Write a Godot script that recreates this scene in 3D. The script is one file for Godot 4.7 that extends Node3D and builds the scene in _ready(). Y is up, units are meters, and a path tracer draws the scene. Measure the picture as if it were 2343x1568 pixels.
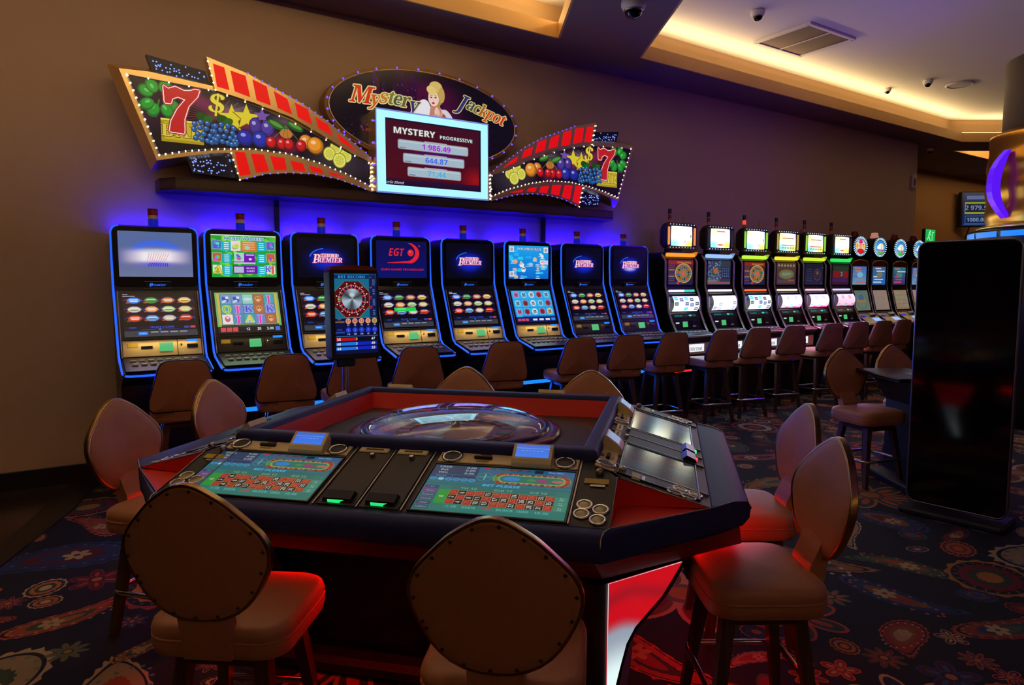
extends Node3D

const W := -5.8            # the slot wall
const HS := 3.73           # underside of the dropped ceiling
const HC := 4.12           # ceiling inside the light coves
const TC := Vector3(1.342, 0, -2.476)
const TURN := -46.4        # the gaming table's turn, degrees
const COVE_1 := [Vector2(3.95, -5.22), Vector2(-1.6, -5.22), Vector2(-3.4, -2.1), Vector2(2.15, -2.1)]
const COVE_2 := [Vector2(4.97, -5.2), Vector2(12.16, -5.34), Vector2(15.7, -3.05), Vector2(12.6, 2.2), Vector2(2.95, -1.75)]
const ADDED_COVE_3 := [Vector2(-3.0, 0.2), Vector2(1.4, 0.2), Vector2(6.0, 2.9), Vector2(6.0, 5.2), Vector2(-3.0, 5.2)]  # added out of view, to light the room from behind the camera

const COVE_4 := [Vector2(12.85, -5.77), Vector2(20.5, -5.9), Vector2(22.5, -2.4), Vector2(18.1, -2.33)]

var M := {}                # materials by name

func _ready():
	camera_and_air()
	materials()
	room()
	coves()
	slot_rows()
	jackpot_sign()
	tables()
	stools()
	others()

func camera_and_air():
	var cam := Camera3D.new()
	cam.name = "camera"
	var yaw := deg_to_rad(33.3)
	var pitch := deg_to_rad(4.95)
	cam.transform = Transform3D(Basis(Vector3.UP, -yaw) * Basis(Vector3.RIGHT, -pitch), Vector3(0, 1.45, 0))
	cam.keep_aspect = Camera3D.KEEP_HEIGHT
	cam.fov = rad_to_deg(2.0 * atan(784.0 / 1550.0))
	cam.near = 0.05
	cam.far = 80.0
	add_child(cam)
	cam.current = true
	var e := Environment.new()
	e.background_mode = Environment.BG_COLOR
	e.background_color = Color(0, 0, 0)
	e.tonemap_mode = Environment.TONE_MAPPER_LINEAR
	e.tonemap_exposure = 1.0
	e.sdfgi_enabled = true
	e.ssao_enabled = true
	e.ssil_enabled = true
	var we := WorldEnvironment.new()
	we.name = "environment"
	we.environment = e
	add_child(we)

func materials():
	M.wall = mat(c8(186, 158, 132), 0.75)
	M.wall.normal_enabled = true
	M.wall.normal_texture = noise(0.08, 3, true)
	M.wall.normal_scale = 0.12
	M.wall.uv1_triplanar = true
	M.wall.uv1_world_triplanar = true
	M.wall.uv1_scale = Vector3(2, 2, 2)
	M.tan = mat(c8(196, 160, 112), 0.7)
	M.lip_tone = mat(c8(206, 160, 92), 0.65)
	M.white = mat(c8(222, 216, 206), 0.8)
	M.black_trim = mat(c8(12, 12, 13), 0.35)
	M.black = mat(c8(9, 9, 11), 0.28)
	M.black_matte = mat(c8(14, 14, 15), 0.6)
	M.navy_leather = mat(c8(42, 46, 104), 0.52, 0.0, 0.35)
	M.navy_leather.normal_enabled = true
	M.navy_leather.normal_texture = noise(0.12, 8, true)
	M.navy_leather.normal_scale = 0.25
	M.navy_leather.uv1_triplanar = true
	M.navy_leather.uv1_scale = Vector3(6, 6, 6)
	M.panel_black = mat(c8(34, 33, 33), 0.5)
	M.chrome = mat(c8(215, 212, 206), 0.16, 1.0)
	M.steel = mat(c8(170, 165, 155), 0.35, 1.0)
	M.brass = mat(c8(176, 142, 84), 0.28, 1.0)
	M.gold_mirror = mat(c8(240, 208, 146), 0.30, 0.85)
	M.gold_plain = mat(c8(150, 110, 60), 0.45, 0.3)
	M.beige_metal = mat(c8(222, 204, 156), 0.45, 0.1)
	M.leather = mat(c8(176, 118, 84), 0.5)
	M.leather.normal_enabled = true
	M.leather.normal_texture = noise(0.10, 6, true)
	M.leather.normal_scale = 0.2
	M.leather.uv1_triplanar = true
	M.leather.uv1_scale = Vector3(5, 5, 5)
	M.piping = mat(c8(20, 16, 16), 0.5)
	M.wood = mat(c8(84, 56, 36), 0.4)
	var g := Cv.new(64, 256, c8(84, 56, 36))
	var rng := RandomNumberGenerator.new()
	rng.seed = 2
	for i in 90:
		g.rect(rng.randi() % 64, 0, 1 + rng.randi() % 2, 256, c8(84, 56, 36).lerp(c8(52, 32, 20), rng.randf() * 0.7))
	M.wood.albedo_color = Color.WHITE
	M.wood.albedo_texture = g.tex()
	M.wood.uv1_triplanar = true
	M.wood.uv1_scale = Vector3(4, 1.2, 4)
	M.red_paint = mat(c8(216, 38, 22), 0.6)
	M.red_skirt = mat(c8(120, 20, 20), 0.5)
	M.mahogany = mat(c8(120, 34, 20), 0.25)
	M.led_blue = emis(Color(0.12, 0.36, 1.0), 1.25)
	M.led_dim = emis(Color(0.07, 0.02, 0.75), 0.7)
	M.foot_blue = emis(Color(0.10, 0.52, 1.0), 1.2)
	M.green_lcd = emis(Color(0.36, 0.82, 0.52), 0.75)
	M.yellow_tag = mat(c8(190, 165, 40), 0.5)
	M.amber = mat(c8(200, 140, 30), 0.3)
	M.lens_red = mat(c8(150, 22, 18), 0.3)
	M.lens_cream = mat(c8(216, 196, 160), 0.3)
	M.lens_blue = emis(Color(0.03, 0.10, 0.75), 0.45, c8(20, 50, 170))
	M.button_face = mat(c8(150, 142, 110), 0.3, 0.5)
	M.button = mat(c8(70, 68, 70), 0.35)
	M.button_cap = mat(c8(150, 146, 140), 0.35)
	M.white_glow = emis(Color(0.92, 0.92, 1.0), 1.0)
	M.menu = lit(tex_menu(false), 0.8)
	M.premier = lit(tex_premier(0.0), 0.85)

# ---------------------------------------------------------------- the room
func slab(pts: Array, y0: float, y1: float) -> MB:
	var p := PackedVector2Array()
	for q in pts:
		p.append(q)
	return MB.new().prism(p, Vector3(0, y0, 0), Vector3.RIGHT, Vector3(0, 0, 1), Vector3(0, y1 - y0, 0))

func room():
	var carpet := mat(Color.WHITE, 0.92)
	carpet.albedo_texture = tex_carpet()
	carpet.uv1_triplanar = true
	carpet.uv1_world_triplanar = true
	carpet.uv1_scale = Vector3(0.27, 0.27, 0.27)
	carpet.albedo_color = Color(0.86, 0.84, 0.82)
	struct("floor", MB.new().box(Vector3(6, -0.05, -1), Vector3(36, 0.1, 16)), carpet)
	# stone floor and its dark border in the corner by the wall
	var stone := mat(c8(92, 66, 44), 0.2)
	stone.albedo_texture = noise(0.02, 12)
	struct("floor", slab([Vector2(-11, W), Vector2(-0.03, W), Vector2(-0.36, -4.60), Vector2(-1.6, -0.8), Vector2(-11, -0.8)], 0.0, 0.006), stone).name = "floor_001"
	struct("trim_1", slab([Vector2(-0.03, W), Vector2(0.17, W), Vector2(-0.02, -5.12), Vector2(-0.35, -4.24), Vector2(-1.38, -0.8), Vector2(-1.6, -0.8), Vector2(-0.36, -4.60)], 0.0, 0.008), mat(c8(24, 22, 20), 0.3))
	struct("wall_back", MB.new().box(Vector3(0.375, 2.1, W - 0.65), Vector3(22.75, 4.2, 1.3)), M.wall)
	var far := mat(c8(176, 130, 82), 0.75)
	struct("wall_far", MB.new().box(Vector3(17.9, 2.1, -7.25), Vector3(12.3, 4.2, 0.3)), far)
	struct("wall_right", MB.new().box(Vector3(24.1, 2.1, -1), Vector3(0.2, 4.2, 16)), M.wall)
	struct("wall_left", MB.new().box(Vector3(-11.1, 2.1, -1), Vector3(0.2, 4.2, 16)), M.wall)
	struct("wall_front", MB.new().box(Vector3(6, 2.1, 7.1), Vector3(36, 4.2, 0.2)), M.wall)
	struct("baseboard_back", MB.new().box(Vector3(0.375, 0.07, W + 0.008), Vector3(22.7, 0.14, 0.016), 0.004), M.black_trim)
	# dark strips on the wall between shelf and machines
	struct("trim_2", MB.new().box(Vector3(1.483, 1.62, W + 0.01), Vector3(0.04, 1.04, 0.02), 0.004), M.black_trim)
	struct("trim_3", MB.new().box(Vector3(4.192, 1.66, W + 0.01), Vector3(0.055, 1.08, 0.02), 0.004), M.black_trim)

func coves():
	# dropped ceiling with openings, the ceiling above it, and a lamp trough round each opening
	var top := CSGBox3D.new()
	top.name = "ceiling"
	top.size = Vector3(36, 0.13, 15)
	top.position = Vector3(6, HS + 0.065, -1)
	top.material = mat(c8(122, 92, 92), 0.75)  # ceiling paint darkened and purpled to stand for its shade
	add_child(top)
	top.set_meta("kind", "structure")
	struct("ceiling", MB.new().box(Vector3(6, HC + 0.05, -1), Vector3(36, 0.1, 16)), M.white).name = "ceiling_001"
	var n := 0
	for c in [COVE_1, COVE_2, ADDED_COVE_3, COVE_4]:
		n += 1
		var pts := PackedVector2Array(c)
		var cut := CSGPolygon3D.new()
		cut.name = "cove_opening"
		cut.operation = CSGShape3D.OPERATION_SUBTRACTION
		cut.polygon = pts
		cut.depth = 0.5
		cut.transform = Transform3D(Basis(Vector3.RIGHT, Vector3(0, 0, 1), Vector3.DOWN), Vector3(0, -0.2, 0)).translated(-top.position + Vector3(0, HS, 0))
		top.add_child(cut)
		var out: PackedVector2Array = Geometry2D.offset_polygon(pts, 0.22, Geometry2D.JOIN_MITER)[0]
		var back: PackedVector2Array = Geometry2D.offset_polygon(pts, 0.27, Geometry2D.JOIN_MITER)[0]
		var ring := MB.new()
		for i in out.size():
			var a := out[i]
			var b := out[(i + 1) % out.size()]
			var a2 := back[i]
			var b2 := back[(i + 1) % out.size()]
			var mid := (a + b) * 0.5 - (a2 + b2) * 0.5
			ring.quad(Vector3(a.x, HC, a.y), Vector3(b.x, HC, b.y), Vector3(b.x, HS + 0.12, b.y), Vector3(a.x, HS + 0.12, a.y), Vector3(mid.x, 0, mid.y))
			ring.quad(Vector3(a2.x, HC, a2.y), Vector3(b2.x, HC, b2.y), Vector3(b2.x, HS + 0.12, b2.y), Vector3(a2.x, HS + 0.12, a2.y), Vector3(-mid.x, 0, -mid.y))
		struct("trim_%d" % (n + 3), ring, M.tan)
		# strip added on the lip: the same paint, toned as if lit
		var fascia := MB.new()
		var inner: PackedVector2Array = Geometry2D.offset_polygon(pts, -0.008, Geometry2D.JOIN_MITER)[0]
		for i in inner.size():
			var a := inner[i]
			var b := inner[(i + 1) % inner.size()]
			var to := Vector3((pts[0] + pts[2]).x / 2 - (a + b).x / 2, 0, (pts[0] + pts[2]).y / 2 - (a + b).y / 2)
			var nn := Vector3((b - a).y, 0, -(b - a).x).normalized()
			if nn.dot(to) < 0:
				nn = -nn
			var p := [Vector3(a.x, HS - 0.002, a.y), Vector3(b.x, HS - 0.002, b.y), Vector3(b.x, HS + 0.135, b.y), Vector3(a.x, HS + 0.135, a.y)]
			fascia.quad(p[0], p[1], p[2], p[3], nn)
			for k in [0, 3]:
				var q: Vector3 = p[k]
				var r: Vector3 = p[1] if k == 0 else p[2]
				fascia.quad(q, r, r - nn * 0.02, q - nn * 0.02, Vector3.DOWN if k == 0 else Vector3.UP)
		struct("trim_%d" % (n + 8), fascia, M.lip_tone)
		# lamps in the trough; violet and behind-viewer ones are added for their light
		var heart := Vector2.ZERO
		for p in pts:
			heart += p / pts.size()
		for i in pts.size():
			var a := pts[i]
			var b := pts[(i + 1) % pts.size()]
			var along := (b - a).normalized()
			var outw := along.orthogonal()
			if outw.dot((a + b) * 0.5 - heart) < 0:
				outw = -outw
			var mid := (a + b) * 0.5 + outw * 0.07
			var L := a.distance_to(b) - 0.1
			var lamp := thing("cove_lamp", "strip lamp in the %s trough of the %s" % [["wall-side", "right-hand", "room-side", "left-hand", "slanting"][i], ["ceiling opening above the jackpot sign", "large ceiling opening with the vent", "added unseen ceiling opening behind the viewer", "far ceiling opening by the gold column"][n - 1]], "lamp", Vector3(mid.x, HS + 0.13, mid.y), -along.angle(), "strip lamps in the ceiling troughs")
			mi("lamp_base", MB.new().box(Vector3(0, 0.01, 0), Vector3(L, 0.02, 0.05), 0.004), M.white, lamp)
			mi("lamp_tube", MB.new().tube([Vector3(-L / 2, 0.03, 0), Vector3(L / 2, 0.03, 0)], 0.008, 6), emis(COVE_COLOR[n - 1][i], 1.2), lamp)
			area("lamp_light", lamp, Vector3(0, 0.045, 0), lamp.basis.inverse() * Vector3(-outw.x * 0.9, 1, -outw.y * 0.9), Vector2(L, 0.05), COVE_COLOR[n - 1][i], COVE_E[n - 1][i] * 0.58 * L)

const COVE_E := [[0.8, 0.5, 1.3, 0.6], [0.8, 0.8, 0.10, 0.10, 0.15], [0.7, 0.6, 0.5, 0.6, 0.5], [1.2, 0.5, 0.3, 1.2]]

const WARM := Color(1.0, 0.86, 0.62)
const VIOLET := Color(0.62, 0.36, 1.0)  # for unseen lamps added to tint ceiling and walls purple
const COVE_COLOR := [[WARM, WARM, WARM, WARM], [WARM, WARM, VIOLET, VIOLET, WARM], [WARM, VIOLET, VIOLET, WARM, WARM], [WARM, WARM, WARM, WARM]]

# ---------------------------------------------------------------- mesh building
class MB:
	var v := PackedVector3Array()
	var n := PackedVector3Array()
	var t := PackedVector2Array()
	var X := Transform3D.IDENTITY

	func _put(a: Vector3, b: Vector3, c: Vector3, na: Vector3, nb: Vector3, nc: Vector3, ua := Vector2.ZERO, ub := Vector2.ZERO, uc := Vector2.ZERO) -> void:
		if (b - a).cross(c - a).dot(na + nb + nc) > 0.0:
			v.append(a); v.append(c); v.append(b)
			n.append(na); n.append(nc); n.append(nb)
			t.append(ua); t.append(uc); t.append(ub)
		else:
			v.append(a); v.append(b); v.append(c)
			n.append(na); n.append(nb); n.append(nc)
			t.append(ua); t.append(ub); t.append(uc)

	func tri(a: Vector3, b: Vector3, c: Vector3, hint: Vector3, ua := Vector2.ZERO, ub := Vector2.ZERO, uc := Vector2.ZERO) -> void:
		a = X * a; b = X * b; c = X * c
		var nn := (b - a).cross(c - a)
		if nn.length_squared() < 1e-18:
			return
		nn = nn.normalized()
		if nn.dot(X.basis * hint) < 0.0:
			nn = -nn
		_put(a, b, c, nn, nn, nn, ua, ub, uc)

	func quad(a: Vector3, b: Vector3, c: Vector3, d: Vector3, hint: Vector3, r := Rect2(0, 0, 1, 1)) -> MB:
		var e := r.end
		tri(a, b, c, hint, r.position, Vector2(e.x, r.position.y), e)
		tri(a, c, d, hint, r.position, e, Vector2(r.position.x, e.y))
		return self

	func box(c: Vector3, s: Vector3, bev := 0.0, bs := Basis.IDENTITY) -> MB:
		var h := s * 0.5
		var g := minf(bev, minf(h.x, minf(h.y, h.z)) * 0.98)
		for ax in 3:
			var ay := (ax + 1) % 3
			var az := (ax + 2) % 3
			for sg in [-1.0, 1.0]:
				var p := []
				for q in [[-1.0, 1.0], [1.0, 1.0], [1.0, -1.0], [-1.0, -1.0]]:
					var w := Vector3.ZERO
					w[ax] = sg * h[ax]
					w[ay] = q[0] * (h[ay] - g)
					w[az] = q[1] * (h[az] - g)
					p.append(c + bs * w)
				var hn := Vector3.ZERO
				hn[ax] = sg
				quad(p[0], p[1], p[2], p[3], bs * hn)
			if g > 0.0:
				for s1 in [-1.0, 1.0]:
					for s2 in [-1.0, 1.0]:
						var e := []
						for k in [[-1.0, 0], [1.0, 0], [1.0, 1], [-1.0, 1]]:
							var w := Vector3.ZERO
							w[ax] = k[0] * (h[ax] - g)
							w[ay] = s1 * (h[ay] - (g if k[1] == 0 else 0.0))
							w[az] = s2 * (h[az] - (0.0 if k[1] == 0 else g))
							e.append(c + bs * w)
						var hn := Vector3.ZERO
						hn[ay] = s1
						hn[az] = s2
						quad(e[0], e[1], e[2], e[3], bs * hn)
		if g > 0.0:
			for sx in [-1.0, 1.0]:
				for sy in [-1.0, 1.0]:
					for sz in [-1.0, 1.0]:
						var sv := Vector3(sx, sy, sz)
						tri(c + bs * (sv * (h - Vector3(0, g, g))), c + bs * (sv * (h - Vector3(g, 0, g))), c + bs * (sv * (h - Vector3(g, g, 0))), bs * sv)
		return self

	# a flat outline in the plane of ux and uy, pushed out by dep; uv runs over the outline's box
	func prism(pts: PackedVector2Array, o: Vector3, ux: Vector3, uy: Vector3, dep: Vector3, caps := 3) -> MB:
		var lo := pts[0]
		var hi := pts[0]
		var area := 0.0
		for i in pts.size():
			lo = lo.min(pts[i]); hi = hi.max(pts[i])
			area += pts[i].cross(pts[(i + 1) % pts.size()])
		var sz := (hi - lo).max(Vector2(1e-6, 1e-6))
		var ix := Geometry2D.triangulate_polygon(pts)
		for k in range(0, ix.size(), 3):
			var q := []
			var u := []
			for j in 3:
				var p := pts[ix[k + j]]
				q.append(o + ux * p.x + uy * p.y)
				u.append(Vector2((p.x - lo.x) / sz.x, 1.0 - (p.y - lo.y) / sz.y))
			if caps & 1:
				tri(q[0] + dep, q[1] + dep, q[2] + dep, dep, u[0], u[1], u[2])
			if caps & 2:
				tri(q[0], q[1], q[2], -dep, u[0], u[1], u[2])
		for i in pts.size():
			var a := pts[i]
			var b := pts[(i + 1) % pts.size()]
			var out := Vector2(b.y - a.y, a.x - b.x) * (1.0 if area > 0.0 else -1.0)
			var pa := o + ux * a.x + uy * a.y
			var pb := o + ux * b.x + uy * b.y
			quad(pa, pb, pb + dep, pa + dep, ux * out.x + uy * out.y)
		return self

	# rows of points; smooth normals; dup a row for a hard edge. sgn 0: outward is judged from the middle
	func grid(rows: Array, closed := true, sgn := 0.0) -> MB:
		var R := rows.size()
		var C: int = rows[0].size()
		var cc := C if closed else C - 1
		var P := []
		var N := []
		var mid := Vector3.ZERO
		for r in R:
			var a := PackedVector3Array()
			for p in rows[r]:
				a.append(X * p)
				mid += X * p
			P.append(a)
			var z := PackedVector3Array()
			z.resize(C)
			N.append(z)
		mid /= float(R * C)
		for r in R - 1:
			for c in cc:
				var d := (c + 1) % C
				var f: Vector3 = (P[r + 1][c] - P[r][d]).cross(P[r + 1][d] - P[r][c])
				N[r][c] += f; N[r][d] += f; N[r + 1][c] += f; N[r + 1][d] += f
		var s := 0.0
		for r in R:
			for c in C:
				s += N[r][c].dot(P[r][c] - mid)
		var k := signf(s) if sgn == 0.0 else sgn
		for r in R:
			for c in C:
				N[r][c] = (N[r][c] * k).normalized() if N[r][c].length_squared() > 1e-20 else Vector3.UP
		for r in R - 1:
			for c in cc:
				var d := (c + 1) % C
				var u0 := float(c) / cc
				var u1 := float(c + 1) / cc
				var v0 := float(r) / (R - 1)
				var v1 := float(r + 1) / (R - 1)
				if (P[r][c] - P[r][d]).length_squared() > 1e-14:
					_put(P[r][c], P[r][d], P[r + 1][d], N[r][c], N[r][d], N[r + 1][d], Vector2(u0, v0), Vector2(u1, v0), Vector2(u1, v1))
				if (P[r + 1][c] - P[r + 1][d]).length_squared() > 1e-14:
					_put(P[r][c], P[r + 1][d], P[r + 1][c], N[r][c], N[r + 1][d], N[r + 1][c], Vector2(u0, v0), Vector2(u1, v1), Vector2(u0, v1))
		return self

	func lathe(prof: Array, o := Vector3.ZERO, bs := Basis.IDENTITY, seg := 24, sgn := 0.0) -> MB:
		var rows := []
		for p in prof:
			var a := PackedVector3Array()
			for i in seg:
				var w := TAU * i / seg
				a.append(o + bs * Vector3(cos(w) * p[0], p[1], sin(w) * p[0]))
			rows.append(a)
		return grid(rows, true, sgn)

	func tube(path: Array, r: float, sides := 8, closed := false, flat := 1.0) -> MB:
		var rows := []
		var L := path.size()
		var up := Vector3.ZERO
		for i in L:
			var a: Vector3 = path[(i - 1 + L) % L] if closed else path[maxi(i - 1, 0)]
			var b: Vector3 = path[(i + 1) % L] if closed else path[mini(i + 1, L - 1)]
			var dir := (b - a).normalized()
			if up == Vector3.ZERO:
				up = Vector3.UP if absf(dir.y) < 0.9 else Vector3.RIGHT
			var sd := dir.cross(up).normalized()
			up = sd.cross(dir).normalized()
			var row := PackedVector3Array()
			for k in sides:
				var w := TAU * k / sides
				row.append(path[i] + (sd * cos(w) + up * sin(w) * flat) * r)
			rows.append(row)
		if closed:
			rows.append(rows[0])
		else:
			for e in [0, L - 1]:
				var cap := PackedVector3Array()
				for k in sides:
					cap.append(path[e])
				var ring: PackedVector3Array = rows[e if e == 0 else rows.size() - 1]
				if e == 0:
					rows.insert(0, ring)
					rows.insert(0, cap)
				else:
					rows.append(ring)
					rows.append(cap)
		return grid(rows, true)

	# a closed outline stacked at levels [height, scale] along +z of X; ends closed
	func loft(outline: PackedVector2Array, levels: Array, warp = null) -> MB:
		var rows := []
		for l in levels:
			var a := PackedVector3Array()
			for p in outline:
				var q := Vector3(p.x * l[1], p.y * l[1], l[0])
				a.append(warp.call(q) if warp != null else q)
			rows.append(a)
		return grid(rows, true)

	func bead(c: Vector3, r: float) -> void:
		for s in [-1.0, 1.0]:
			for k in 4:
				var a := Vector3(cos(TAU * k / 4), 0, sin(TAU * k / 4)) * r
				var b := Vector3(cos(TAU * (k + 1) / 4), 0, sin(TAU * (k + 1) / 4)) * r
				tri(c + a, c + b, c + Vector3(0, s * r, 0), a + b + Vector3(0, s * r, 0))

	func mesh() -> ArrayMesh:
		var a := []
		a.resize(Mesh.ARRAY_MAX)
		a[Mesh.ARRAY_VERTEX] = v
		a[Mesh.ARRAY_NORMAL] = n
		a[Mesh.ARRAY_TEX_UV] = t
		var m := ArrayMesh.new()
		m.add_surface_from_arrays(Mesh.PRIMITIVE_TRIANGLES, a)
		return m

static func rrect(w: float, h: float, r: float, seg := 4) -> PackedVector2Array:
	var out := PackedVector2Array()
	for q in 4:
		var cx := (w / 2 - r) * (1.0 if q == 0 or q == 3 else -1.0)
		var cy := (h / 2 - r) * (1.0 if q < 2 else -1.0)
		for i in seg + 1:
			var a := PI / 2 * (q + float(i) / seg)
			out.append(Vector2(cx + cos(a) * r, cy + sin(a) * r))
	return out

# corners rounded off: r for every corner, or one r each
static func rounded(pts: Array, r: Array, seg := 5) -> PackedVector2Array:
	var out := PackedVector2Array()
	var L := pts.size()
	for i in L:
		var p: Vector2 = pts[i]
		var a: Vector2 = pts[(i - 1 + L) % L]
		var b: Vector2 = pts[(i + 1) % L]
		var k: float = minf(r[i % r.size()], minf(p.distance_to(a), p.distance_to(b)) * 0.5)
		var s := p + (a - p).normalized() * k
		var e := p + (b - p).normalized() * k
		for j in seg + 1:
			var f := float(j) / seg
			out.append(s.lerp(p, f).lerp(p.lerp(e, f), f))
	return out

# ---------------------------------------------------------------- nodes
var taken := {}

func numbered(called: String) -> String:
	taken[called] = taken.get(called, 0) + 1
	return called if taken[called] == 1 else "%s_%03d" % [called, taken[called] - 1]

func mi(called: String, mb: MB, m: Material, parent: Node3D = null, at := Transform3D.IDENTITY) -> MeshInstance3D:
	var o := MeshInstance3D.new()
	o.mesh = mb.mesh()
	o.material_override = m
	o.transform = at
	if parent == null:
		o.name = numbered(called)
		add_child(o)
	else:
		o.name = called
		parent.add_child(o, true)
	return o

func again(o: MeshInstance3D, at: Transform3D, m: Material = null) -> MeshInstance3D:
	var c := MeshInstance3D.new()
	c.mesh = o.mesh
	c.material_override = m if m else o.material_override
	c.transform = at
	c.name = String(o.name).rstrip("0123456789_")
	o.get_parent().add_child(c, true)
	return c

func tag(o: Node, label: String, category: String, group := "") -> Node:
	o.set_meta("label", label)
	o.set_meta("category", category)
	if group:
		o.set_meta("group", group)
	return o

func thing(called: String, label: String, category: String, at := Vector3.ZERO, turn := 0.0, group := "") -> Node3D:
	var o := Node3D.new()
	o.name = numbered(called)
	add_child(o)
	o.position = at
	o.rotation.y = turn
	tag(o, label, category, group)
	return o

func struct(called: String, mb: MB, m: Material, parent: Node3D = null) -> MeshInstance3D:
	var o := mi(called, mb, m, parent)
	if parent == null:
		o.set_meta("kind", "structure")
	return o

func stuff(o: Node) -> void:
	o.set_meta("kind", "stuff")

func dup(root: Node3D, at: Vector3, turn: float, label: String, group := "") -> Node3D:
	var r: Node3D = root.duplicate()
	r.name = numbered(String(root.name).rstrip("0123456789").trim_suffix("_"))
	add_child(r)
	r.position = at
	r.rotation.y = turn
	r.set_meta("label", label)
	if group:
		r.set_meta("group", group)
	return r

func area(called: String, parent: Node3D, at: Vector3, look: Vector3, size: Vector2, color: Color, energy: float) -> void:
	var l := AreaLight3D.new()
	l.name = called
	l.area_size = size
	l.light_color = color
	l.light_energy = energy
	l.shadow_enabled = true
	l.area_range = 14.0
	l.area_attenuation = 2.0
	parent.add_child(l, true)
	var up := Vector3.UP if absf(look.normalized().y) < 0.9 else Vector3(0, 0, 1)
	l.transform = Transform3D(Basis.looking_at(look, up), at)

# ---------------------------------------------------------------- materials
func mat(c: Color, rough := 0.6, metal := 0.0, spec := 0.5) -> StandardMaterial3D:
	var m := StandardMaterial3D.new()
	m.albedo_color = c
	m.roughness = rough
	m.metallic = metal
	m.metallic_specular = spec
	return m

func emis(c: Color, e := 1.0, base := Color(0.02, 0.02, 0.02)) -> StandardMaterial3D:
	var m := mat(base, 0.4)
	m.emission_enabled = true
	m.emission = c
	m.emission_energy_multiplier = e
	return m

func lit(tex: Texture2D, e := 1.0, rough := 0.25, base := Color(0.015, 0.015, 0.018)) -> StandardMaterial3D:
	var m := mat(base, rough)
	m.emission_enabled = true
	m.emission = Color.BLACK
	m.emission_texture = tex
	m.emission_energy_multiplier = e
	m.texture_repeat = false
	return m

func noise(f: float, seed_: int, normal := false, oct := 4) -> NoiseTexture2D:
	var t := NoiseTexture2D.new()
	t.width = 256
	t.height = 256
	t.seamless = true
	var n := FastNoiseLite.new()
	n.seed = seed_
	n.frequency = f
	n.fractal_octaves = oct
	t.noise = n
	if normal:
		t.as_normal_map = true
		t.bump_strength = 3.0
	return t

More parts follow.
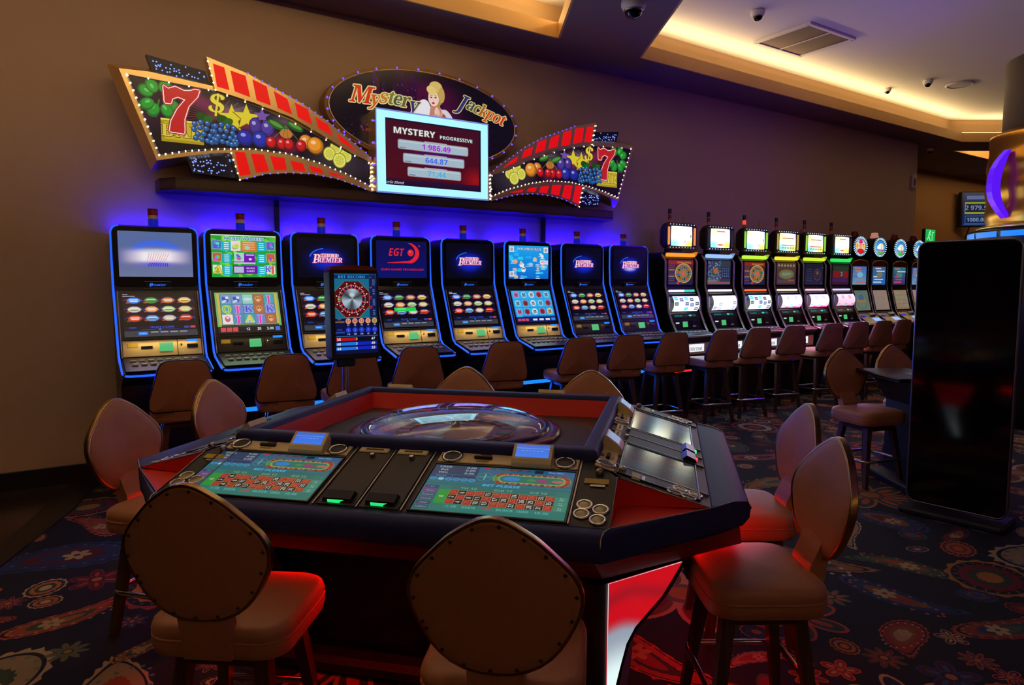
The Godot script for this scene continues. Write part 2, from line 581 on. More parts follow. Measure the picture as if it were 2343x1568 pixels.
# ---------------------------------------------------------------- drawing on pictures
class Cv:
	var im: Image
	var w: int
	var h: int
	static var glyphs := {}

	func _init(w_: int, h_: int, c := Color.BLACK) -> void:
		w = w_
		h = h_
		im = Image.create(w, h, false, Image.FORMAT_RGBA8)
		im.fill(c)

	func rect(x: float, y: float, ww: float, hh: float, c: Color) -> void:
		im.fill_rect(Rect2i(roundi(x), roundi(y), maxi(1, roundi(ww)), maxi(1, roundi(hh))), c)

	func poly(p: PackedVector2Array, c: Color) -> void:
		var lo := 1e9
		var hi := -1e9
		for q in p:
			lo = minf(lo, q.y)
			hi = maxf(hi, q.y)
		var L := p.size()
		for y in range(maxi(0, ceili(lo - 0.5)), mini(h - 1, floori(hi - 0.5)) + 1):
			var yc := y + 0.5
			var xs := []
			for i in L:
				var a := p[i]
				var b := p[(i + 1) % L]
				if (a.y <= yc) != (b.y <= yc):
					xs.append(a.x + (yc - a.y) / (b.y - a.y) * (b.x - a.x))
			xs.sort()
			for k in range(0, xs.size() - 1, 2):
				var x0 := maxi(0, ceili(xs[k] - 0.5))
				var x1 := mini(w, ceili(xs[k + 1] - 0.5))
				if x1 > x0:
					im.fill_rect(Rect2i(x0, y, x1 - x0, 1), c)

	func wrapped(p: PackedVector2Array, c: Color) -> void:
		var lo := p[0]
		var hi := p[0]
		for q in p:
			lo = lo.min(q)
			hi = hi.max(q)
		for dx in [-w, 0, w]:
			for dy in [-h, 0, h]:
				if hi.x + dx > 0 and lo.x + dx < w and hi.y + dy > 0 and lo.y + dy < h:
					poly(Transform2D(0, Vector2(dx, dy)) * p, c)

	static func oval(cx: float, cy: float, rx: float, ry: float, seg := 28, rot := 0.0) -> PackedVector2Array:
		var p := PackedVector2Array()
		for i in seg:
			var a := TAU * i / seg
			p.append(Vector2(cx, cy) + Vector2(cos(a) * rx, sin(a) * ry).rotated(rot))
		return p

	func ell(cx: float, cy: float, rx: float, ry: float, c: Color, rot := 0.0) -> void:
		poly(oval(cx, cy, rx, ry, 28, rot), c)

	func ball(cx: float, cy: float, r: float, c: Color, ry := -1.0) -> void:
		var q := r if ry < 0 else ry
		ell(cx, cy, r, q, c.darkened(0.55))
		ell(cx - r * 0.05, cy - q * 0.06, r * 0.9, q * 0.9, c.darkened(0.2))
		ell(cx - r * 0.12, cy - q * 0.15, r * 0.72, q * 0.7, c)
		ell(cx - r * 0.25, cy - q * 0.35, r * 0.3, q * 0.22, c.lightened(0.55))

	func line(a: Vector2, b: Vector2, wd: float, c: Color) -> void:
		var s := (b - a).orthogonal().normalized() * wd * 0.5
		poly(PackedVector2Array([a + s, b + s, b - s, a - s]), c)

	func star(cx: float, cy: float, r: float, c: Color, pts := 5, inner := 0.42) -> void:
		var p := PackedVector2Array()
		for i in pts * 2:
			var a := -PI / 2 + PI * i / pts
			p.append(Vector2(cx, cy) + Vector2(cos(a), sin(a)) * (r if i % 2 == 0 else r * inner))
		poly(p, c)

	func shape_of(s: String, serif: bool) -> Array:
		var key := s + ("|1" if serif else "|0")
		if not glyphs.has(key):
			var f := SystemFont.new()
			f.font_names = PackedStringArray(["Droid Serif" if serif else "Droid Sans"])
			f.font_weight = 700
			var t := TextMesh.new()
			t.text = s
			t.font = f
			t.font_size = 64
			t.pixel_size = 1.0
			t.depth = 0.0
			t.curve_step = 3.0
			var a := t.surface_get_arrays(0) if t.get_surface_count() else []
			var out := []
			if a.size():
				var vs: PackedVector3Array = a[Mesh.ARRAY_VERTEX]
				var ix: PackedInt32Array = a[Mesh.ARRAY_INDEX]
				for k in range(0, ix.size(), 3):
					out.append(PackedVector2Array([Vector2(vs[ix[k]].x, -vs[ix[k]].y), Vector2(vs[ix[k + 1]].x, -vs[ix[k + 1]].y), Vector2(vs[ix[k + 2]].x, -vs[ix[k + 2]].y)]))
			glyphs[key] = out
		return glyphs[key]

	# centred at x, y; size is the height of a capital, about
	func text(s: String, x: float, y: float, size: float, c: Color, sx := 1.0, serif := false, slant := 0.0, rot := 0.0, edge := 0.0, ec := Color.WHITE) -> void:
		var k := size / 46.0
		var bs := Transform2D(Vector2(k * sx, 0), Vector2(-slant * k, k), Vector2.ZERO)
		bs = Transform2D(rot, Vector2(x, y)) * bs
		var g := shape_of(s, serif)
		if edge > 0.0:
			for i in 8:
				var o := Transform2D(0, Vector2.from_angle(TAU * i / 8) * edge)
				for tr in g:
					poly(o * bs * tr, ec)
		for tr in g:
			poly(bs * tr, c)

	func glow(cx: float, cy: float, rx: float, ry: float, c: Color, pw := 1.0) -> void:
		for y in range(maxi(0, int(cy - ry)), mini(h, int(cy + ry) + 1)):
			for x in range(maxi(0, int(cx - rx)), mini(w, int(cx + rx) + 1)):
				var d := Vector2((x - cx) / rx, (y - cy) / ry).length()
				if d < 1.0:
					im.set_pixel(x, y, im.get_pixel(x, y).lerp(c, pow(1.0 - d, pw) * c.a))

	func fade(y0: int, y1: int, a: Color, b: Color) -> void:
		for y in range(y0, y1):
			rect(0, y, w, 1, a.lerp(b, float(y - y0) / maxi(1, y1 - y0)))

	func tex() -> ImageTexture:
		return ImageTexture.create_from_image(im)

# ---------------------------------------------------------------- pictures on screens, glass and carpet
func c8(r: int, g: int, b: int) -> Color:
	return Color8(r, g, b)

func tex_swirl() -> Texture2D:
	var c := Cv.new(240, 150)
	for y in 150:
		for x in 240:
			var u := (x - 120.0) / 120.0
			var v := (y - 82.0) / 75.0
			var q := c8(92, 112, 165).lerp(c8(120, 128, 165), clampf(v, 0, 1))
			var arc := exp(-pow((Vector2(u * 1.05, v * 1.25 + 0.12).length() - 0.62) / 0.16, 2.0)) * clampf(-v * 2.2, 0, 1)
			q = q.lerp(c8(60, 110, 255), arc)
			q = q.lerp(c8(205, 140, 190), exp(-pow(v / 0.33, 2.0)) * clampf(1.2 - absf(u), 0, 1) * 0.8)
			q = q.lerp(c8(255, 250, 255), exp(-pow(v / 0.30, 4.0)) * clampf(1.5 - absf(u) * 1.5, 0, 1))
			q = q.lerp(c8(90, 90, 255), exp(-pow((v - 0.33) / 0.09, 2.0)) * clampf(0.9 - absf(u) * 1.3, 0, 1) * 0.9)
			q = q.lerp(c8(190, 240, 255), exp(-pow((v + 0.28) / 0.07, 2.0)) * clampf(0.8 - absf(u) * 1.4, 0, 1) * 0.7)
			c.im.set_pixel(x, y, q)
	for i in 9:
		c.line(Vector2(90 + i * 7, 100), Vector2(98 + i * 8, 70), 2, c8(240, 170, 190))
		c.line(Vector2(92 + i * 8, 116), Vector2(100 + i * 7, 104), 3, c8(70, 60, 220))
	return c.tex()

func card(c: Cv, x: float, y: float, w: float, h: float, bg: Color, rng: RandomNumberGenerator) -> void:
	c.rect(x, y, w, h, c8(235, 235, 230))
	c.rect(x + 2, y + 2, w - 4, h - 4, bg)
	for i in 5:
		var k := Color.from_hsv(rng.randf(), 0.6, 0.9)
		c.ell(x + w * rng.randf_range(0.3, 0.7), y + h * rng.randf_range(0.25, 0.8), w * rng.randf_range(0.1, 0.25), h * rng.randf_range(0.1, 0.25), k, rng.randf() * 3)

func tex_green_pays() -> Texture2D:
	var rng := RandomNumberGenerator.new()
	rng.seed = 4
	var c := Cv.new(480, 320, c8(40, 170, 60))
	for i in 60:
		c.ell(rng.randf() * 480, rng.randf() * 320, rng.randf_range(12, 40), rng.randf_range(6, 16), c8(70 + rng.randi() % 90, 190 + rng.randi() % 50, 60), rng.randf() * 3)
	c.rect(0, 0, 480, 8, c8(225, 245, 235))
	c.text("RAINBOW QUEEN", 240, 28, 20, c8(30, 120, 190), 1.25, false, 0, 0, 3, c8(220, 250, 245))
	for s in 3:
		var y := 44 + s * 92
		for e in 2:
			var x := 8 if e == 0 else 404
			card(c, x, y, 66, 66, [c8(70, 120, 200), c8(190, 110, 60), c8(250, 235, 220)][s], rng)
			c.rect(78 if e == 0 else 336, y + 6, 64, 70, c8(25, 190, 215))
			for k in 4:
				c.rect((92 if e == 0 else 350), y + 14 + k * 15, 36, 6, c8(240, 255, 255))
	c.rect(216, 46, 116, 80, c8(225, 130, 60))
	card(c, 142, 44, 70, 76, c8(250, 225, 235), rng)
	for k in 4:
		c.rect(228, 54 + k * 16, 90, 5, c8(250, 220, 170))
	c.ell(262, 96, 18, 16, c8(170, 220, 200))
	c.rect(230, 140, 86, 76, c8(120, 30, 190))
	card(c, 164, 134, 72, 66, c8(170, 230, 210), rng)
	c.rect(160, 206, 160, 12, c8(225, 190, 240))
	c.rect(152, 230, 182, 64, c8(110, 30, 180))
	c.rect(160, 240, 72, 46, c8(185, 205, 220))
	c.text("10 FREE", 282, 252, 13, c8(250, 230, 255))
	c.text("GAMES", 282, 274, 13, c8(250, 230, 255))
	c.rect(250, 146, 60, 8, c8(240, 220, 255))
	c.ell(282, 182, 12, 9, c8(240, 220, 255))
	c.text("A", 44, 262, 56, c8(250, 225, 80), 1.1, true, 0, 0, 3, c8(120, 150, 20))
	c.text("K", 412, 256, 46, c8(60, 100, 230), 1.1, true, 0, 0, 3, c8(220, 230, 255))
	c.text("J", 452, 258, 50, c8(230, 60, 70), 1.1, true, 0, 0, 3, c8(255, 220, 220))
	return c.tex()

func tex_premier(light: float) -> Texture2D:
	var c := Cv.new(400, 256, c8(5, 7, 26))
	c.glow(200, 140, 190, 118, c8(14, 20, 165), 1.0)
	c.glow(205, 138, 130, 76, Color(0.10, 0.22, 1.0, 0.95), 0.7)
	for i in 40:
		var a := PI * 1.05 + i * 0.03
		c.ell(205 + cos(a) * 118, 128 + sin(a) * 62, 5, 3, c8(40, 110, 255))
	if light > 0.5:
		c.glow(200, 165, 90, 26, c8(230, 210, 255), 0.6)
	c.poly(PackedVector2Array([Vector2(152, 112), Vector2(168, 100), Vector2(280, 100), Vector2(292, 112), Vector2(280, 123), Vector2(160, 123)]), c8(235, 215, 235))
	c.text("MULTI", 222, 112, 15, c8(215, 40, 70), 1.9, true, 0.2, 0, 1.5, c8(250, 220, 235))
	c.text("P", 132, 134, 56, c8(250, 240, 250), 1.0, true, 0.2, 0, 3, c8(225, 30, 95))
	c.text("REMIER", 226, 142, 30, c8(250, 240, 250), 1.05, true, 0.15, 0, 3, c8(225, 40, 110))
	return c.tex()

func tex_crescent() -> Texture2D:
	var c := Cv.new(400, 280, c8(12, 14, 92))
	c.fade(0, 280, c8(14, 14, 84), c8(10, 20, 108))
	var p := PackedVector2Array()
	for i in 25:
		var a := -1.25 + i * 2.35 / 24.0
		p.append(Vector2(232, 92) + Vector2(cos(a) * 108, sin(a) * 84))
	p.append(Vector2(80, 168))
	p.append(Vector2(90, 162))
	for i in 25:
		var a := 1.2 - i * 2.45 / 24.0
		p.append(Vector2(215, 84) + Vector2(cos(a) * 92, sin(a) * 72))
	c.poly(p, c8(232, 36, 52))
	c.text("EGT", 155, 86, 56, c8(232, 36, 52), 0.85, false, 0.2)
	c.ell(270, 88, 25, 26, c8(232, 36, 52))
	c.ell(264, 80, 9, 8, c8(245, 90, 100))
	c.poly(Cv.oval(340, 34, 8, 8), c8(200, 30, 60))
	c.ell(340, 34, 5, 5, c8(14, 14, 84))
	c.text("R", 340, 34, 7, c8(220, 40, 70))
	c.text("EURO GAMES TECHNOLOGY", 206, 216, 15, c8(226, 30, 60), 1.25, false, 0.15)
	return c.tex()

func tex_sky_pays(reels: bool) -> Texture2D:
	var rng := RandomNumberGenerator.new()
	rng.seed = 11 if reels else 12
	var c := Cv.new(320, 270, c8(20, 150, 235))
	c.fade(0, 270, c8(30, 175, 250), c8(15, 110, 215))
	for i in 14:
		c.rect(rng.randf() * 300, rng.randf() * 250, rng.randf_range(20, 60), rng.randf_range(10, 30), c8(40, 170 + rng.randi() % 50, 250))
	if reels:
		c.rect(0, 224, 320, 46, c8(12, 30, 110))
		for i in 5:
			for j in 3:
				var x := 36 + i * 62
				var y := 36 + j * 72
				c.rect(x - 29, y - 32, 58, 66, c8(60, 190, 250))
				var k: Color = [c8(235, 240, 250), c8(230, 130, 190), c8(240, 210, 150), c8(200, 60, 70), c8(150, 220, 250)][rng.randi() % 5]
				c.ell(x, y, 22, 26, k)
				c.ell(x, y + 6, 14, 12, k.darkened(0.35))
				c.ell(x - 6, y - 8, 5, 5, c8(30, 40, 60))
				c.ell(x + 7, y - 8, 5, 5, c8(30, 40, 60))
		for i in 3:
			c.rect(10 + i * 30, 238, 26, 20, c8(225, 80, 90))
			c.rect(130 + i * 52, 240, 36, 16, c8(230, 240, 250))
		c.rect(282, 236, 34, 22, c8(60, 140, 240))
	else:
		c.text("DOLPHIN SEA", 160, 26, 20, c8(235, 245, 255), 1.0, true, 0.2, 0, 2, c8(40, 80, 160))
		for i in 22:
			var x := rng.randf_range(20, 300)
			var y := rng.randf_range(50, 255)
			c.ell(x, y, rng.randf_range(9, 20), rng.randf_range(8, 18), [c8(235, 245, 250), c8(225, 190, 170), c8(150, 210, 250), c8(90, 180, 245)][rng.randi() % 4])
			c.rect(x - 18, y + 14, 36, 4, c8(235, 245, 255))
		for e in [[6, 10], [280, 10], [6, 210]]:
			c.rect(e[0], e[1], 36, 44, c8(220, 235, 245))
			c.ell(e[0] + 18, e[1] + 22, 12, 15, c8(190, 160, 170))
		c.ell(118, 196, 17, 22, c8(240, 240, 240))
		c.rect(106, 186, 24, 7, c8(20, 30, 60))
		c.ell(54, 130, 16, 19, c8(235, 170, 140))
		c.rect(252, 118, 64, 30, c8(235, 235, 245))
		c.text("WILD", 284, 133, 14, c8(220, 70, 140))
	return c.tex()

func tex_menu(green: bool) -> Texture2D:
	var c := Cv.new(480, 330, c8(9, 7, 13))
	var cols := [c8(70, 150, 255), c8(70, 165, 60), c8(215, 120, 40), c8(250, 200, 90), c8(230, 220, 190), c8(250, 160, 70), c8(190, 225, 140), c8(215, 205, 120), c8(235, 75, 25), c8(110, 170, 225), c8(215, 190, 160), c8(230, 60, 20)]
	c.rect(4, 8, 34, 5, c8(200, 200, 210))
	c.rect(4, 20, 80, 6, c8(190, 190, 200))
	for j in 3:
		var y := 56 + j * 68
		for x in range(6, 474, 9):
			c.line(Vector2(x, y - 9 + 6 * sin(x * 0.2)), Vector2(x + 8, y + 9 - 6 * sin(x * 0.13)), 4, [c8(90, 30, 150), c8(150, 40, 70), c8(40, 50, 170)][(x / 9 + j) % 3])
		for i in 4:
			var x := 74 + i * 112
			var k: Color = cols[j * 4 + i]
			c.ell(x, y, 49, 27, c8(45, 25, 120))
			c.ell(x, y, 44, 23, k.darkened(0.3))
			c.poly(PackedVector2Array([Vector2(x - 46, y), Vector2(x - 20, y - 20), Vector2(x + 20, y - 20), Vector2(x + 48, y), Vector2(x + 20, y + 20), Vector2(x - 20, y + 20)]), k)
			c.rect(x - 30, y - 10, 60, 9, k.lightened(0.75))
			c.rect(x - 24, y + 2, 50, 7, k.darkened(0.35) if (i + j) % 2 else c8(250, 250, 240))
			c.rect(x - 50, y + 14, 22, 7, c8(225, 80, 40))
	if green:
		c.rect(120, 150, 210, 36, c8(40, 225, 90))
		c.rect(150, 160, 80, 8, c8(150, 255, 180))
	c.rect(0, 252, 480, 34, c8(16, 18, 42))
	c.text("CASH", 56, 262, 13, c8(40, 90, 230))
	c.text("SELECT A GAME", 246, 260, 14, c8(50, 90, 240), 1.1)
	c.ell(230, 276, 8, 8, c8(60, 130, 255))
	c.rect(110, 274, 260, 4, c8(50, 60, 130))
	c.rect(392, 256, 34, 16, c8(50, 80, 190))
	c.rect(434, 256, 34, 16, c8(215, 70, 90))
	c.rect(0, 286, 480, 44, c8(62, 64, 74))
	c.rect(88, 292, 62, 26, c8(30, 130, 240))
	c.text("GAMES", 119, 305, 10, c8(200, 230, 255))
	for i in 4:
		c.rect(168 + i * 64, 292, 50, 10, c8(150, 155, 165))
	return c.tex()

func tex_jungle_reels() -> Texture2D:
	var c := Cv.new(480, 330, c8(120, 190, 110))
	c.rect(14, 10, 452, 250, c8(215, 185, 90))
	c.rect(34, 12, 412, 246, c8(60, 130, 120))
	var rng := RandomNumberGenerator.new()
	rng.seed = 9
	var what := [["*", "*", "~", "#", "J"], ["Q", "J", "K", "#", "K"], ["&", "J", "A", "J", "#"]]
	for j in 3:
		for i in 5:
			var x := 40 + i * 81
			var y := 16 + j * 81
			var s: String = what[j][i]
			c.rect(x, y, 77, 77, [c8(90, 150, 200), c8(70, 170, 190), c8(120, 140, 210)][(i + j) % 3])
			if s == "#":
				c.rect(x, y, 77, 77, c8(185, 110, 70))
				c.ell(x + 38, y + 36, 24, 22, c8(220, 150, 100))
				c.ell(x + 38, y + 50, 14, 12, c8(235, 190, 150))
				c.ell(x + 30, y + 32, 5, 5, c8(60, 30, 20))
				c.ell(x + 48, y + 32, 5, 5, c8(60, 30, 20))
			elif s == "*":
				c.rect(x, y, 77, 77, c8(120, 160, 215))
				c.ell(x + 34, y + 40, 28, 16, c8(60, 90, 190), 0.6)
				c.ell(x + 48, y + 26, 12, 11, c8(235, 235, 245))
				c.ell(x + 26, y + 56, 20, 9, c8(220, 225, 240), -0.5)
			elif s == "~":
				c.rect(x, y, 77, 77, c8(150, 215, 200))
				c.ell(x + 38, y + 40, 32, 14, c8(200, 230, 235))
			elif s == "&":
				c.rect(x, y, 77, 77, c8(240, 235, 235))
				c.ell(x + 38, y + 36, 20, 24, c8(225, 90, 130))
				c.ell(x + 40, y + 26, 12, 11, c8(250, 210, 220))
			else:
				var k: Color = {"J": c8(235, 60, 170), "K": c8(80, 80, 220), "A": c8(235, 200, 40), "Q": c8(150, 200, 40)}[s]
				c.text(s, x + 38, y + 38, 54, k, 1.2, true, 0, 0, 4, k.lightened(0.65))
	c.rect(30, 262, 430, 14, c8(60, 70, 70))
	c.rect(0, 276, 480, 54, c8(28, 30, 34))
	for i in 3:
		c.rect(20 + i * 44, 282, 38, 34, c8(220, 80, 80))
		c.text(["12", "20", "3.00"][i], 220 + i * 84, 298, 20, c8(245, 245, 240))
	c.rect(428, 282, 36, 34, c8(70, 120, 220))
	return c.tex()

func tex_topper(kind: int) -> Texture2D:
	var c := Cv.new(150, 126, c8(255, 255, 238))
	var rng := RandomNumberGenerator.new()
	rng.seed = 30 + kind
	c.glow(20, 110, 70, 50, c8(110, 225, 235), 0.8)
	c.glow(130, 112, 60, 40, c8(235, 215, 60), 0.8)
	c.glow(12, 12, 60, 60, c8(235, 235, 150), 0.6)
	c.glow(140, 20, 40, 50, c8(190, 190, 235), 0.6)
	if kind == 0:
		c.ell(96, 98, 13, 9, c8(170, 160, 220))
		c.ell(140, 62, 5, 12, c8(90, 110, 60))
	elif kind == 1:
		c.rect(46, 14, 64, 9, c8(200, 110, 80))
		c.rect(56, 102, 36, 10, c8(225, 80, 70))
	else:
		c.rect(24, 34, 104, 7, c8(150, 110, 90))
		c.rect(20, 84, 112, 7, c8(190, 100, 90))
		c.ell(54, 58, 18, 14, c8(225, 215, 190))
		c.ell(100, 58, 18, 14, c8(225, 215, 190))
		for i in 5:
			c.ell(30 + i * 24, 106, 10, 6, c8(130, 150, 110))
	return c.tex()

func tex_belly(kind: int) -> Texture2D:
	var rng := RandomNumberGenerator.new()
	rng.seed = 50 + kind
	var c := Cv.new(220, 190, c8(28, 24, 46))
	if kind == 0:
		c.fade(0, 190, c8(110, 40, 35), c8(32, 34, 80))
		c.rect(0, 8, 220, 26, c8(150, 45, 30))
		c.text("BONUS WHEEL", 140, 20, 13, c8(230, 160, 80))
		for i in 8:
			c.rect(4, 40 + i * 16, 52, 10, [c8(60, 70, 130), c8(120, 60, 60), c8(150, 130, 110)][i % 3])
		c.ell(135, 102, 76, 76, c8(205, 180, 110))
		c.ell(135, 102, 69, 69, c8(150, 120, 60))
		for i in 16:
			var a := TAU * i / 16
			c.poly(PackedVector2Array([Vector2(135, 102), Vector2(135 + cos(a) * 66, 102 + sin(a) * 66), Vector2(135 + cos(a + 0.37) * 66, 102 + sin(a + 0.37) * 66)]), [c8(165, 135, 70), c8(120, 135, 70), c8(190, 110, 60), c8(70, 130, 140)][i % 4])
			c.ell(135 + cos(a + 0.2) * 46, 102 + sin(a + 0.2) * 46, 7, 7, [c8(40, 40, 40), c8(60, 90, 170), c8(200, 60, 50)][i % 3])
		c.ell(135, 102, 22, 22, c8(210, 110, 80))
		c.rect(4, 170, 120, 16, c8(60, 60, 120))
		c.ell(86, 176, 12, 12, c8(205, 60, 60))
	elif kind == 1:
		c.rect(0, 0, 220, 190, c8(60, 66, 84))
		for i in 220:
			c.ell(rng.randf() * 130, rng.randf() * 180, rng.randf_range(2, 7), rng.randf_range(2, 6), Color.from_hsv(rng.randf_range(0.35, 0.85), 0.55, rng.randf_range(0.4, 0.95)))
		c.rect(130, 50, 84, 90, c8(28, 40, 96))
		for i in 6:
			for k in 4:
				c.rect(136 + k * 19, 58 + i * 13, 12, 5, c8(130, 140, 170))
		c.ell(78, 80, 24, 24, c8(190, 110, 60))
		c.rect(0, 168, 220, 16, c8(165, 90, 110))
		c.rect(0, 150, 90, 18, c8(120, 130, 120))
	elif kind == 2:
		c.fade(0, 190, c8(90, 62, 50), c8(70, 50, 62))
		for i in 6:
			c.ell(24 + i * 34, 24, 12, 12, c8(150, 130, 110))
		c.ell(112, 100, 88, 42, c8(120, 105, 66))
		c.ell(112, 100, 66, 30, c8(96, 120, 96))
		c.text("EGYPT", 112, 100, 24, c8(170, 160, 100))
		c.rect(10, 146, 200, 30, c8(86, 66, 84))
		c.rect(130, 146, 70, 10, c8(165, 90, 50))
	elif kind == 3:
		c.fade(0, 190, c8(30, 30, 48), c8(42, 38, 70))
		c.ell(150, 100, 44, 56, c8(84, 56, 54))
		c.ell(150, 98, 36, 46, c8(48, 40, 66))
		c.ell(150, 84, 15, 18, c8(104, 82, 70))
		for i in 6:
			c.rect(16, 50 + i * 20, 70, 6, c8(56, 58, 92))
		c.ell(212, 36, 4, 4, c8(80, 100, 255))
		c.ell(200, 176, 4, 4, c8(80, 100, 255))
	else:
		c.fade(0, 190, c8(34, 40, 34), c8(60, 24, 62))
		c.rect(20, 20, 190, 40, c8(38, 62, 44))
		c.rect(10, 62, 200, 64, c8(132, 28, 34))
		c.ell(118, 92, 30, 34, c8(60, 50, 48))
		c.text("3", 120, 92, 40, c8(165, 150, 140))
		c.rect(4, 130, 200, 36, c8(74, 30, 86))
	return c.tex()

func tex_reels(kind: int) -> Texture2D:
	var rng := RandomNumberGenerator.new()
	rng.seed = 70 + kind
	var c := Cv.new(240, 130, c8(250, 250, 255))
	if kind == 2:
		c.fade(0, 130, c8(255, 235, 250), c8(255, 180, 215))
		c.rect(0, 116, 240, 14, c8(235, 60, 130))
	for i in 5:
		for j in 3:
			if rng.randf() < [0.75, 0.55, 0.25][kind]:
				var k: Color = [[c8(20, 170, 195), c8(70, 80, 130), c8(60, 70, 80), c8(60, 190, 220)], [c8(150, 160, 190), c8(180, 185, 190), c8(190, 190, 205), c8(120, 130, 190)], [c8(235, 150, 190), c8(120, 190, 190), c8(190, 140, 200), c8(235, 170, 160)]][kind][rng.randi() % 4]
				c.rect(8 + i * 48, 8 + j * 44 + (i % 2) * 10, 34, 28, k)
				c.rect(14 + i * 48, 18 + j * 44 + (i % 2) * 10, 22, 8, k.lightened(0.5))
		c.rect(i * 48, 0, 2, 130, c8(205, 210, 225))
	c.rect(0, 0, 240, 3, c8(120, 140, 255))
	return c.tex()

func tex_round(red: bool) -> Texture2D:
	var c := Cv.new(128, 128, c8(60, 170, 230))
	if red:
		c.rect(0, 0, 128, 128, c8(190, 200, 225))
		c.rect(0, 40, 128, 44, c8(240, 190, 70))
		c.ell(64, 22, 24, 20, c8(225, 40, 110))
		c.ell(64, 108, 46, 24, c8(210, 25, 35))
		c.text("HOT", 64, 62, 34, c8(215, 40, 40), 1.0, false, 0, 0, 4, c8(255, 235, 210))
	else:
		c.fade(0, 128, c8(25, 130, 215), c8(140, 220, 240))
		c.ell(70, 62, 38, 36, c8(250, 240, 215))
		c.ell(40, 66, 20, 16, c8(240, 250, 250))
		c.rect(10, 84, 108, 10, c8(150, 70, 200))
		c.line(Vector2(82, 40), Vector2(82, 100), 5, c8(190, 100, 60))
		c.ell(64, 114, 40, 16, c8(70, 200, 70))
		c.ell(90, 104, 12, 8, c8(230, 70, 60))
	return c.tex()

func tex_video(kind: int) -> Texture2D:
	var rng := RandomNumberGenerator.new()
	rng.seed = 90 + kind
	var c := Cv.new(150, 130, c8(60, 95, 130))
	if kind < 3:
		c.fade(0, 130, [c8(75, 110, 190), c8(70, 105, 160), c8(40, 130, 150)][kind], [c8(110, 165, 190), c8(40, 120, 200), c8(80, 50, 120)][kind])
		for i in 6:
			c.rect(8 + rng.randf() * 40, 8 + i * 20, rng.randf_range(60, 110), 9, [c8(225, 230, 240), c8(60, 150, 110), c8(220, 90, 110), c8(70, 120, 210), c8(200, 130, 90)][rng.randi() % 5])
		c.ell(80, 60, 34, 20, [c8(120, 190, 220), c8(150, 130, 90), c8(90, 140, 130)][kind])
	else:
		c.fade(0, 130, [c8(105, 120, 108), c8(158, 138, 124), c8(150, 132, 92)][kind - 3], [c8(120, 125, 100), c8(150, 128, 120), c8(138, 112, 82)][kind - 3])
		if kind == 3:
			c.ell(72, 66, 58, 58, c8(80, 118, 130))
			c.ell(72, 66, 48, 50, c8(112, 128, 110))
			c.ell(72, 46, 30, 22, c8(74, 104, 140))
			c.rect(24, 62, 96, 14, c8(170, 120, 60))
		else:
			for i in 5:
				for j in 4:
					c.rect(12 + i * 27, 10 + j * 29, 20, 22, Color(0.62, 0.53, 0.47).lerp(Color.from_hsv(rng.randf(), 0.3, 0.6), 0.25))
	return c.tex()

